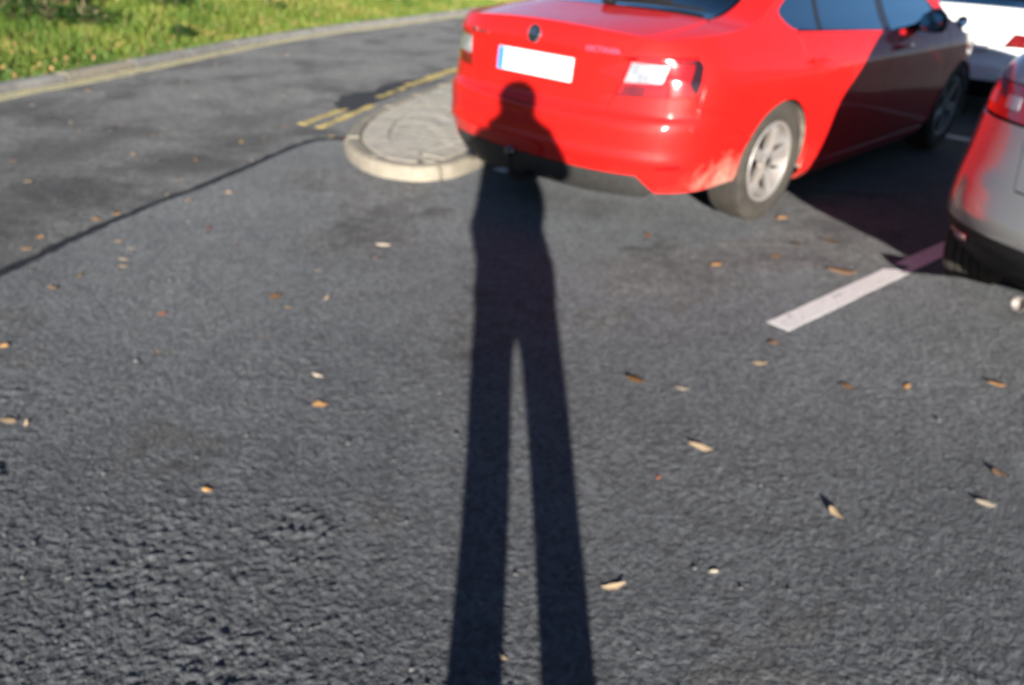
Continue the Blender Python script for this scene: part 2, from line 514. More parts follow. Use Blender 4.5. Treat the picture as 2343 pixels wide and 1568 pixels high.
# painted bay lines
bd = np.array([.755, .656])
def bay(name, a, length, w, lab, mat=None, d=bd):
    b = np.array(a) + d*length
    o = strip(name, [a, (np.array(a)+b)/2, b], w, zpark, mat or MT['white_line'], lift=.001, jag=.006, step=.05)
    return tag(o, lab, 'marking', kind='structure')
bay('bay_line', (1.095, 2.875), 4.6, .10, 'worn white bay line beside the silver car')
bay('bay_line', (-.14, 5.03), 4.4, .10, 'white bay line half hidden under the red car')
bay('bay_end_line', (3.25, 7.05), 2.6, .10, 'white cross line in the shadow past the front wheel of the red car', d=np.array([.705, -.709]))

# yellow no-parking lines
KERB = [(-6.3, -10), (-5.6, -2), (-5.05, 3.5), (-4.72, 5.6), (-4.48, 6.77), (-4.28, 7.39), (-3.86, 8.85), (-3.40, 10.49), (-2.68, 12.25), (-1.65, 14.24), (-.42, 16.7), (1.7, 20.2), (5.5, 25.5), (12, 33)]
o = strip('yellow_line', KERB, .085, zroad, MT['yellow_pale'], off=.075, jag=.012, step=.03)
tag(o, 'faded yellow line close against the far kerb', 'marking', kind='structure')
o = strip('yellow_line', KERB, .075, zroad, MT['yellow_pale'], off=.185, jag=.012, seed=4, step=.03)
tag(o, 'outer of the two faded yellow lines along the far kerb', 'marking', kind='structure')
for pts, lab in (([(-1.72, 6.14), (-1.62, 6.45), (-1.51, 6.76)], 'short worn yellow stretch farthest from the paved island tip'),
                 ([(-1.32, 7.32), (-1.28, 7.48), (-1.235, 7.64)], 'tiny broken yellow dash in the dark patch by the island'),
                 ([(-1.20, 7.72), (-1.15, 7.88)], 'second small yellow dash beside the island edge'),
                 ([(-1.13, 8.0), (-.90, 8.65), (-.70, 9.22), (.2, 11.2), (1.6, 13.6)], 'long yellow line running behind the red car along the island'),
                 ([(-1.56, 6.06), (-1.50, 6.26), (-1.44, 6.45)], 'short yellow stretch next to the island kerb, nearest its tip'),
                 ([(-1.43, 6.50), (-1.37, 6.73), (-1.31, 6.96)], 'worn yellow stretch touching the kerb of the island')):
    o = strip('yellow_line', pts, .064 if len(pts) < 5 else .11, zroad, MT['yellow_line'], jag=.05, step=.025, lift=.004)
    tag(o, lab, 'marking', kind='structure')
# black repair patch on the road beside the island
bm = bmesh.new()
pts = [(-1.50, 6.6), (-1.36, 6.85), (-1.22, 7.35), (-1.08, 7.9), (-.98, 8.25), (-1.05, 8.45), (-1.22, 8.2), (-1.42, 7.7), (-1.62, 7.35), (-1.66, 6.95), (-1.50, 6.6)]
pq, pn, ps_ = frame_pts(pts, .03)
ring = []
for q_, n_, t_ in zip(pq[:-1], pn[:-1], ps_[:-1]):
    q_ = q_ + n_*(.10*float(vnoise(np.array([t_*9.]), np.array([.3]), 77)[0]) + .05*float(vnoise(np.array([t_*31.]), np.array([.3]), 78)[0]))
    ring.append(bm.verts.new((q_[0], q_[1], zroad(q_[0], q_[1]) + .0025)))
cv = [sum(v.co.x for v in ring)/len(ring), sum(v.co.y for v in ring)/len(ring)]
lay = [ring]
for f_ in (.75, .5, .25):
    lay.append([bm.verts.new((cv[0]+(v.co.x-cv[0])*f_, cv[1]+(v.co.y-cv[1])*f_, zroad(cv[0]+(v.co.x-cv[0])*f_, cv[1]+(v.co.y-cv[1])*f_) + .003)) for v in ring])
for a_, b_ in zip(lay[:-1], lay[1:]):
    for k in range(len(ring)): bm.faces.new((a_[k], a_[(k+1) % len(ring)], b_[(k+1) % len(ring)], b_[k]))
bm.faces.new(lay[-1])
o = bmobj('repair_patch', bm, MT['tar_patch'])
tag(o, 'black tar patch on the road beside the paved island', 'patch', kind='structure')

# ------------------------------------------------------------------ far kerb
def sweep(name, Q, N, prof, mat, parent=None):
    """extrude a closed (offset, height) profile along points Q with normals N"""
    V, F = [], []
    n, m = len(Q), len(prof)
    for q, nn in zip(Q, N):
        for a, z in prof:
            V.append((q[0] + nn[0]*a, q[1] + nn[1]*a, z))
    for i in range(n-1):
        for k in range(m):
            F.append((i*m+k, i*m+(k+1) % m, (i+1)*m+(k+1) % m, (i+1)*m+k))
    F.append(tuple(range(m))[::-1]); F.append(tuple((n-1)*m+k for k in range(m)))
    o = meshobj(name, V, F, mat, parent)
    return o

Q, N, s = frame_pts(KERB, .03)
KH = .065
bed = sweep('kerb', Q[::10], N[::10], [(-.14, -.05), (-.004, -.05), (-.012, KH-.02), (-.132, KH-.02)], MT['moss'])
tag(bed, 'long low grey kerb between the road and the grass', 'kerb', kind='structure')
pos = 8.6; k = 0
while pos < s[-1] - .9 and pos < 40:
    L = .9
    sel = np.where((s >= pos-.001) & (s <= pos+L-.012))[0]; sel = np.r_[sel[:-1:6], sel[-1]]
    dz = random.uniform(-.002, .002); da = random.uniform(-.002, .002)
    prof = [(-.135+da, -.05), (.0+da, -.05), (-.002+da, KH-.018+dz), (-.008+da, KH-.006+dz), (-.022+da, KH+dz), (-.125+da, KH+dz), (-.133+da, KH-.006+dz)]
    sweep('kerbstone', Q[sel], N[sel], prof,
          MT['kerb'] if k == 10 else MT['kerb_far'], bed)
    pos += L; k += 1

# ------------------------------------------------------------------ paved island
TIP = [(4.6, 11.6), (2.8, 9.2), (1.4, 7.45), (.55, 6.35), (.08, 5.62), (-.22, 5.17), (-.33, 4.95), (-.44, 4.79), (-.62, 4.70), (-.83, 4.75), (-.99, 4.88), (-1.13, 5.11), (-1.22, 5.36), (-1.25, 5.62),
       (-1.25, 6.0), (-1.18, 6.42), (-1.02, 6.95), (-.84, 7.5), (-.62, 8.1), (-.1, 9.3), (.9, 11.1), (2.4, 13.4)]
Q, N, s = frame_pts(TIP, .025)           # the inside of the island lies on the right-hand side (N)
IH = .098
def off(d): return Q + N*d
i0 = 0
inner = [tuple(p) for p in off(.31)[::4]]
outer = [tuple(p) for p in off(.02)[::3]]
bm = bmesh.new()
bm.faces.new([bm.verts.new((x, y, IH-.0085)) for x, y in outer])
isl = bmobj('island_paving', bm, MT['moss'], smooth=False)
tag(isl, 'raised paved island with a rounded tip behind the red car', 'island', kind='structure')
pos, k = 0., 0
while pos < s[-1] - .3:
    L = .56 if 6.0 < pos < 14 else .9
    sel = np.where((s >= pos-.001) & (s <= pos+L+.001))[0]
    if len(sel) > 1:
        dz = random.uniform(-.003, .003)
        prof = [(0, -.06), (.0, IH*.45+dz), (.008, IH-.03+dz), (.02, IH-.008+dz), (.038, IH+dz), (.102, IH+dz), (.108, IH-.012), (.108, -.06)]
        st = np.r_[sel[:-1:(2 if L < .7 else 4)], sel[-1]]
        sweep('kerbstone', Q[st], N[st], prof, MT['kerb'], isl)
    pos += L; k += 1
def prism(name, poly, z0, z1, mat, parent, b=.0015):
    """a paving block: flat bottom, chamfered top"""
    P = [np.array(p) for p in poly]; c = sum(P)/len(P); n = len(P)
    V = [(p[0], p[1], z0) for p in P] + [(p[0], p[1], z1-b) for p in P]
    V += [(p[0]+(c[0]-p[0])*min(.3, b/max(.01, np.linalg.norm(p-c))), p[1]+(c[1]-p[1])*min(.3, b/max(.01, np.linalg.norm(p-c))), z1) for p in P]
    F = [tuple(range(2*n, 3*n))]
    for i in range(n):
        j = (i+1) % n
        F += [(i, j, n+j, n+i), (n+i, n+j, 2*n+j, 2*n+i)]
    return meshobj(name, V, F, mat, parent)
pos = 0
PV3 = [MT['paver'], MT['paver2'], MT['paver3']]
def at_s(sv, d):
    return (np.interp(sv, s, off(d)[:, 0]), np.interp(sv, s, off(d)[:, 1]))
O1, O2 = off(.122), off(.30)
for L0 in np.arange(0, s[-1]-.1, .105):
    a, b = L0+.0015, L0+.1035
    q = []
    for sv, OO in ((a, O1), (b, O1), (b, O2), (a, O2)):
        q.append((np.interp(sv, s, OO[:, 0]), np.interp(sv, s, OO[:, 1])))
    if q[0][1] > 9.2: continue
    mid = (q[2][0]-q[3][0], q[2][1]-q[3][1]); e0 = (q[1][0]-q[0][0], q[1][1]-q[0][1])
    if mid[0]*e0[0]+mid[1]*e0[1] <= .0008: continue
    prism('paver', q, IH-.05, IH-.003+random.uniform(-.001, .001), random.choice(PV3), isl)

def clip_cell(poly, x0, x1, y0, y1):
    """clip any polygon to an axis-aligned rectangle"""
    for ax, lim, sg in ((0, x0, 1), (0, x1, -1), (1, y0, 1), (1, y1, -1)):
        out = []
        n = len(poly)
        for i in range(n):
            a, b = poly[i], poly[(i+1) % n]
            da, db = sg*(a[ax]-lim), sg*(b[ax]-lim)
            if da >= 0: out.append(a)
            if (da >= 0) != (db >= 0):
                t = da/(da-db)
                out.append((a[0]+(b[0]-a[0])*t, a[1]+(b[1]-a[1])*t))
        poly = out
        if len(poly) < 3: return []
    return poly
def area(p):
    return .5*sum(p[i][0]*p[(i+1) % len(p)][1]-p[(i+1) % len(p)][0]*p[i][1] for i in range(len(p)))
ang = R(26); ca, sa = math.cos(ang), math.sin(ang)
inr = [(x*ca-y*sa, x*sa+y*ca) for x, y in inner]
ax = [p[0] for p in inr]; ay = [p[1] for p in inr]
nb = 0
row = 0
y = min(ay)
while y < max(ay):
    x = min(ax) - (.1 if row % 2 else 0)
    while x < max(ax):
        p = clip_cell(inr, x+.0018, x+.1982, y+.0018, y+.0982)
        x += .2
        if len(p) < 3 or abs(area(p)) < .0008: continue
        q = []
        for a, b in p:
            w_ = (a*ca+b*sa, -a*sa+b*ca)
            if not q or math.hypot(w_[0]-q[-1][0], w_[1]-q[-1][1]) > .004: q.append(w_)
        if len(q) > 2 and math.hypot(q[0][0]-q[-1][0], q[0][1]-q[-1][1]) < .004: q.pop()
        if len(q) < 3 or min(t[1] for t in q) > 8.6: continue
        if area(q) < 0: q = q[::-1]
        prism('paver', q, IH-.05, IH-.004+random.uniform(-.0012, .0012), random.choice(PV3), isl); nb += 1
    y += .1; row += 1
print('inner pavers', nb)
# moss in the joint behind the kerb
# ------------------------------------------------------------------ grass verge
KQ, KN, KS = frame_pts(KERB, .1)
def verge_z(d, x, y):
    d = np.asarray(d, float)
    return KH - .035 + .05*np.clip(d, 0, .6) + .16*np.clip(d-.4, 0, 5) + .35*np.clip(d-4, 0, 40)*.6 + .10*vnoise(x*.9, y*.9, 31)*sst(.1, 1.2, d) + .03*vnoise(x*3.1, y*3.1, 32)*sst(0, .5, d)
D = np.array([.10, .2, .35, .5, .75, 1, 1.3, 1.6, 2, 2.5, 3, 3.6, 4.3, 5, 6, 7, 9, 11, 14, 18])
KX = KQ[::2]; KNN = KN[::2]
vx = KX[:, None, 0] - KNN[:, None, 0]*D[None]; vy = KX[:, None, 1] - KNN[:, None, 1]*D[None]
vz = verge_z(D[None, :]-.1, vx, vy)
nr, nc = vx.shape
V = np.stack([vx, vy, vz], -1).reshape(-1, 3)
F = [(i*nc+j, (i+1)*nc+j, (i+1)*nc+j+1, i*nc+j+1) for i in range(nr-1) for j in range(nc-1)]
g = G('verge_soil')
g.P(Base_Color=g.ramp(g.noise(3, 5), [(.3, (.045, .06, .02)), (.55, (.07, .09, .028)), (.75, (.12, .10, .045))]), Roughness=.95)
verge = meshobj('grass_verge', V, F, g.m, smooth=True)
tag(verge, 'rising green grass verge beyond the far kerb', 'verge', kind='structure')

g = G('grass_blade')
at = g.n('ShaderNodeAttribute', attribute_name='tint')
hue = g.ramp(at.outputs['Fac'], [(0, (.035, .075, .010)), (.35, (.075, .135, .016)), (.7, (.13, .175, .022)), (.9, (.22, .20, .05)), (1, (.34, .25, .10))])
g.P(Base_Color=hue, Roughness=.6, Specular_IOR_Level=.3, Subsurface_Weight=0)
MT['grass'] = g.m
def blades(name, n, dmax, s0, s1, hmin, hmax, wid, seed, tlo=0., thi=1.):
    r = np.random.default_rng(seed)
    sv = r.uniform(s0, s1, n); d = .11 + dmax*r.random(n)**1.25
    x = np.interp(sv, KS, KQ[:, 0]) - np.interp(sv, KS, KN[:, 0])*d
    y = np.interp(sv, KS, KQ[:, 1]) - np.interp(sv, KS, KN[:, 1])*d
    z = verge_z(d-.1, x, y)
    pat = vnoise(x*1.3, y*1.3, 41) + .6*vnoise(x*3.7, y*3.7, 42)
    h = (hmin + (hmax-hmin)*r.random(n)) * (.8 + .9*np.clip(pat+.3, 0, 1)) * (.35 + .65*sst(.1, .8, d))
    a = r.uniform(0, 2*PI, n); lean = r.uniform(.1, .8, n)*h; la = r.uniform(0, 2*PI, n)
    wv = wid*(.6+.8*r.random(n))
    ux, uy = np.cos(a)*wv, np.sin(a)*wv; lx, ly = np.cos(la)*lean, np.sin(la)*lean
    V = np.empty((n, 5, 3), np.float32)
    V[:, 0] = np.stack([x-ux, y-uy, z-.01], 1); V[:, 1] = np.stack([x+ux, y+uy, z-.01], 1)
    V[:, 2] = np.stack([x+ux*.8+lx*.35, y+uy*.8+ly*.35, z+h*.6], 1); V[:, 3] = np.stack([x-ux*.8+lx*.35, y-uy*.8+ly*.35, z+h*.6], 1)
    V[:, 4] = np.stack([x+lx, y+ly, z+h], 1)
    base = np.arange(n)[:, None]*5
    loops = np.concatenate([base+np.array([[0, 1, 2, 3]]), base+np.array([[3, 2, 4]])], 1).ravel()
    starts = np.stack([np.arange(n)*7, np.arange(n)*7+4], 1).ravel()
    me = bpy.data.meshes.new(name)
    me.vertices.add(n*5); me.vertices.foreach_set('co', V.ravel())
    me.loops.add(len(loops)); me.loops.foreach_set('vertex_index', loops.astype(np.int32))
    me.polygons.add(2*n); me.polygons.foreach_set('loop_start', starts.astype(np.int32))
    me.update(calc_edges=True)
    t = np.clip(tlo + (thi-tlo)*(.34 + .7*vnoise(x*.8, y*.8, 43) + .6*vnoise(x*2.5, y*2.5, 45) + .25*(r.random(n)-.5) + .03*(y-8)), 0, 1)
    dry = r.random(n) < .09
    t[dry] = r.uniform(.85, 1, dry.sum())
    at = me.attributes.new('tint', 'FLOAT', 'POINT')
    at.data.foreach_set('value', np.repeat(t, 5).astype(np.float32))
    me.materials.append(MT['grass'])
    o = bpy.data.objects.new(name, me); C.objects.link(o)
    return o
o = blades('grass', 150000, 6.5, 12.5, 32, .05, .15, .006, 51)
tag(o, 'sunlit uneven green grass covering the verge', 'grass', kind='stuff')
# fallen leaves caught among the grass: too many and too small to count
def leafmat(name, col):
    g = G(name)
    n = g.noise(40, 4)
    g.P(Base_Color=g.ramp(n, [(.3, [c*.65 for c in col]), (.7, col)]), Roughness=.6)
    g.bump(n, .2, .002)
    return g.m
LEAF = {'tan': leafmat('tan_leaf', (.60, .44, .27)), 'orange': leafmat('orange_leaf', (.62, .34, .13)), 'brown': leafmat('brown_leaf', (.30, .18, .10)),
        'pale': leafmat('pale_leaf', (.70, .60, .46)), 'reddish': leafmat('reddish_leaf', (.42, .15, .08)), 'yellow': leafmat('yellow_leaf', (.58, .40, .11))}
def leaf_mesh(name, L, W, curl, cup, seed, kind='oval'):
    r = random.Random(seed)
    bm = bmesh.new()
    n = 7
    rows = []
    for i in range(n):
        t = i/(n-1)
        if kind == 'oval': w = W*.5*math.sin(PI*min(1, t*.94+.03))**.8*(1+.12*math.sin(9*t+seed))
        else: w = W*.5*max(.06, (1-abs(2*t-.8))**.7 if t < .9 else .08)*(1+.25*math.sin(13*t+seed))
        zz = curl*(4*(t-.5)**2) + cup*.2
        x = L*(t-.5); yb = .12*L*math.sin(2.2*t+seed)
        rows.append([bm.verts.new((x, yb+w*k, zz + cup*abs(k)**1.5 + (.002*r.uniform(-1, 1)))) for k in (-1, -.5, 0, .5, 1)])
    for i in range(n-1):
        for k in range(4):
            bm.faces.new((rows[i][k], rows[i+1][k], rows[i+1][k+1], rows[i][k+1]))
    # stalk
    st = [bm.verts.new((-.5*L, rows[0][2].co.y+s_*.012, rows[0][2].co.z)) for s_ in (-1, 1)] + [bm.verts.new((-.5*L-.16*L, rows[0][2].co.y+.02, rows[0][2].co.z+curl*.1))]
    bm.faces.new(st)
    bmesh.ops.solidify(bm, geom=bm.faces[:], thickness=.012)
    bmesh.ops.recalc_face_normals(bm, faces=bm.faces)
    me = bpy.data.meshes.new(name); bm.to_mesh(me); bm.free(); me.shade_smooth()
    mn = min(v.co.z for v in me.vertices)
    for v in me.vertices: v.co.z -= mn
    return me
LM = [leaf_mesh('leaf', 1, .55, .08, -.05, 1), leaf_mesh('leaf', 1, .36, .10, -.03, 2), leaf_mesh('leaf', 1, .75, .06, -.08, 3, 'lobed'), leaf_mesh('leaf', 1, .27, .12, .02, 4), leaf_mesh('leaf', 1, .62, .14, -.08, 5, 'lobed')]
bm = bmesh.new()
for i in range(750):
    sv = random.uniform(13, 27); d = .12 + 2.6*random.random()**2
    x = float(np.interp(sv, KS, KQ[:, 0]) - np.interp(sv, KS, KN[:, 0])*d); y = float(np.interp(sv, KS, KQ[:, 1]) - np.interp(sv, KS, KN[:, 1])*d)
    z = float(verge_z(np.array([d-.1]), np.array([x]), np.array([y]))[0]) + random.uniform(.03, .11)*min(1, d*2)
    L = random.uniform(.02, .05); c = Vector((x, y, z))
    q = Quaternion((random.random()-.5, random.random()-.5, random.random()-.5, random.random()-.5)).normalized()
    pts = [bm.verts.new(c + q @ Vector((L*.5*math.cos(t), L*.32*math.sin(t), .006*math.cos(2*t)))) for t in np.linspace(0, 2*PI, 7)[:-1]]
    bm.faces.new(pts)
o = bmobj('leaf_litter', bm, leafmat('litter_leaf', (.40, .22, .09)), smooth=False)
tag(o, 'brown and orange fallen leaves caught in the grass along the kerb', 'leaves', kind='stuff')

# weeds on the bank: low leafy clumps and dry stalks
g = G('weed_leaf')
g.P(Base_Color=g.ramp(g.noise(15, 3), [(.3, (.010, .030, .006)), (.7, (.035, .080, .014))]), Roughness=.5)
MT['weed'] = g.m
g = G('weed_stem')
g.P(Base_Color=g.ramp(g.noise(20, 3), [(.3, (.20, .15, .08)), (.7, (.38, .30, .18))]), Roughness=.8)
MT['stem'] = g.m
def weed(sv, d, hgt, spread, nleaf, label, stalks=0, seed=0):
    r = random.Random(seed)
    x = float(np.interp(sv, KS, KQ[:, 0]) - np.interp(sv, KS, KN[:, 0])*d); y = float(np.interp(sv, KS, KQ[:, 1]) - np.interp(sv, KS, KN[:, 1])*d)
    z = float(verge_z(np.array([d-.1]), np.array([x]), np.array([y]))[0])
    t = empty('weed_plant', (x, y, z))
    tag(t, label, 'weed', 'weeds on the grass bank')
    bm = bmesh.new(); bs = bmesh.new()
    for i in range(nleaf):
        a = r.uniform(0, 2*PI); rad = spread*r.random()**.6; h = hgt*(.25+.75*r.random())*(1-.5*rad/spread)
        c = Vector((rad*math.cos(a), rad*math.sin(a), h))
        L = r.uniform(.06, .13); w = L*.42
        dirv = Vector((math.cos(a+r.uniform(-.8, .8)), math.sin(a+r.uniform(-.8, .8)), r.uniform(-.5, .5))).normalized()
        sd = dirv.cross(Vector((0, 0, 1))).normalized(); nn = sd.cross(dirv)
        v = [bm.verts.new(c + dirv*L*u + sd*w*b + nn*cz*L) for u, b, cz in ((-.5, 0, -.05), (-.15, .45, .06), (.2, .4, .05), (.5, 0, -.12), (.2, -.4, .05), (-.15, -.45, .06))]
        m0 = bm.verts.new(c + nn*-.01)
        for k in range(6): bm.faces.new((v[k], v[(k+1) % 6], m0))
        if i % 3 == 0:
            tube(bs, [(rad*.3*math.cos(a), rad*.3*math.sin(a), -.02), (rad*.7*math.cos(a), rad*.7*math.sin(a), h*.6), tuple(c)], [.005, .004, .002], 5)
    for i in range(stalks):
        a = r.uniform(0, 2*PI); q = spread*.5*r.random()
        tube(bs, [(q*math.cos(a), q*math.sin(a), 0), (q*1.3*math.cos(a), q*1.3*math.sin(a), hgt*.9), (q*1.9*math.cos(a), q*1.9*math.sin(a), hgt*1.9)], [.006, .005, .003], 5)
    bmobj('foliage', bm, MT['weed'], t, smooth=False)
    bmobj('stem', bs, MT['stem'], t)
for i, a in enumerate([(19.1, 1.75, .34, .36, 300, 'dark leafy weed clump with dry stalks, near the left edge of the bank', 6),
                       (19.9, 2.35, .40, .42, 320, 'tall dark weed clump at the top of the bank, left of the others', 3),
                       (19.5, 1.42, .30, .30, 240, 'bushy dark green weed clump in the middle of the bank', 2),
                       (21.2, 1.85, .30, .36, 240, 'dark weed clump with dry stalks at the right end of the row', 6),
                       (20.1, .66, .20, .17, 120, 'little dark leafy weed close above the kerb', 0),
                       (18.95, 2.35, .42, .40, 280, 'tall weed clump cut by the left edge of the picture', 3),
                       (22.6, 1.3, .18, .22, 90, 'low sparse weed on the far right of the bank', 2)]):
    weed(*a, seed=60+i)
# ================================================================== cars
class Shell:
    """plan outline (rear quarter, side, front quarter) at each height w; p runs round the outline from the rear centre"""
    def __init__(s, length, aw, vr, vf, Lr=.5, nr=2.9, Lf=1.0, nf=2.4, aref=.9, taper=.025):
        s.len = length; s.aw = curve(aw); s.vr = curve(vr); s.vf = curve(vf); s.Lr = Lr; s.Lf = Lf; s.aref = aref; s.taper = taper
        def quarter(L, n):
            th = np.linspace(0, PI/2, 400)
            un = np.sin(th)**(2/n); vn = 1-np.clip(np.cos(th), 0, 1)**(2/n)
            return un, vn, np.r_[0, np.cumsum(np.hypot(np.diff(un*aref), np.diff(vn*L)))]
        s.ru, s.rv, s.rc = quarter(Lr, nr); s.fu, s.fv, s.fc = quarter(Lf, nf)
        s.P1 = s.rc[-1]; s.P2 = s.P1+length-Lr-Lf; s.P3 = s.P2+s.fc[-1]
    def __call__(s, p, w):
        p, w = np.broadcast_arrays(np.asarray(p, float), np.asarray(w, float))
        sg = np.where(p < 0, -1., 1.); p = np.abs(p)
        sg = np.where(p > s.P3, -sg, sg); p = np.where(p > s.P3, 2*s.P3-p, p)
        un = np.where(p < s.P1, np.interp(p, s.rc, s.ru), 1.); vv = np.where(p < s.P1, s.Lr*np.interp(p, s.rc, s.rv), s.Lr+p-s.P1)
        q = s.P3-p
        un = np.where(p > s.P2, np.interp(q, s.fc, s.fu), un); vv = np.where(p > s.P2, s.len-s.Lf*np.interp(q, s.fc, s.fv), vv)
        u = s.aw(w)*un*(1-s.taper*sst(1.6, 0, vv)-.02*sst(s.len-1.6, s.len, vv))
        v = vv+s.vr(w)*(1-sst(.1, 1.5, vv))-s.vf(w)*sst(s.len-1.6, s.len-.1, vv)
        return np.stack([u*sg, v, w], -1)
    def pu(s, u): return float(np.interp(u/s.aref, s.ru, s.rc))
    def pv(s, v):
        if v < s.Lr: return float(np.interp(v/s.Lr, s.rv, s.rc))
        if v > s.len-s.Lf: return float(s.P3-np.interp((s.len-v)/s.Lf, s.fv, s.fc))
        return float(s.P1+v-s.Lr)

class Upper:
    """deck, rear glass, roof, windscreen and bonnet: rows from the left edge to the right edge of the body sides"""
    def __init__(s, sh, lip_p, wlip, rows, n=41, power=3.0):
        un = np.linspace(-1, 1, n); s.un = un
        pts = []
        lp = lip_p*un
        r = sh(lp, wlip(lp)); pts.append(r)
        for (vv, w, crown, bow) in rows:
            e = sh(sh.pv(vv), w)
            c = 1-np.abs(un)**power; b = 1-un**2
            pts.append(np.stack([un*e[0], e[1]+bow*b, e[2]+crown*c], -1))
        s.R = np.array(pts); s.T = len(pts)-1
    def __call__(s, t, un):
        t, un = np.broadcast_arrays(np.asarray(t, float), np.asarray(un, float))
        sh = t.shape; t = np.clip(t.ravel(), 0, s.T-1e-6); un = np.clip(un.ravel(), -1, 1)
        i = np.floor(t).astype(int); f = (t-i)[:, None]
        x = (un+1)/2*(len(s.un)-1); j = np.clip(np.floor(x).astype(int), 0, len(s.un)-2); g_ = (x-j)[:, None]
        def row(k):
            k = np.clip(k, 0, s.T)
            jm, jp = np.clip(j-1, 0, len(s.un)-1), np.clip(j+2, 0, len(s.un)-1)
            A, B, Cc, Dd = s.R[k, jm], s.R[k, j], s.R[k, j+1], s.R[k, jp]
            return .5*((2*B)+(-A+Cc)*g_+(2*A-5*B+4*Cc-Dd)*g_**2+(-A+3*B-3*Cc+Dd)*g_**3)
        a, b, c, d = row(i-1), row(i), row(i+1), row(i+2)
        ma = (c-a)/2; mb = (d-b)/2
        lim = 1.2*np.abs(c-b)+.01
        ma = np.clip(ma, -lim, lim); mb = np.clip(mb, -lim, lim)
        f2 = f*f; f3 = f2*f
        return ((2*f3-3*f2+1)*b+(f3-2*f2+f)*ma+(-2*f3+3*f2)*c+(f3-f2)*mb).reshape(sh+(3,))

def unspike(q):
    """drop repeated points and edges that double back on themselves"""
    q = list(q); ch = True
    while ch and len(q) > 2:
        ch = False
        for i in range(len(q)):
            a, b, c = q[i-1], q[i], q[(i+1) % len(q)]
            e, f = (b[0]-a[0], b[1]-a[1]), (c[0]-b[0], c[1]-b[1])
            if abs(f[0])+abs(f[1]) < 2e-5 or (abs(e[0]*f[1]-e[1]*f[0]) < 1e-8 and e[0]*f[0]+e[1]*f[1] < 0):
                q.pop(i); ch = True
                break
    return q if len(q) > 2 else []

def shrink(poly, d):
    """move every edge of a polygon inwards by d"""
    P = np.array(poly, float); n = len(P)
    if area(poly) < 0: P = P[::-1]
    out = []
    for i in range(n):
        a, b, c = P[i-1], P[i], P[(i+1) % n]
        e1 = b-a; e2 = c-b
        l1, l2 = np.linalg.norm(e1), np.linalg.norm(e2)
        if l1 < 1e-9 or l2 < 1e-9: out.append(tuple(b)); continue
        n1 = np.array([-e1[1], e1[0]])/l1; n2 = np.array([-e2[1], e2[0]])/l2
        m = n1+n2; q = m@m
        out.append(tuple(b+m*(2*d/q if q > .5 else d*2)))
    return out

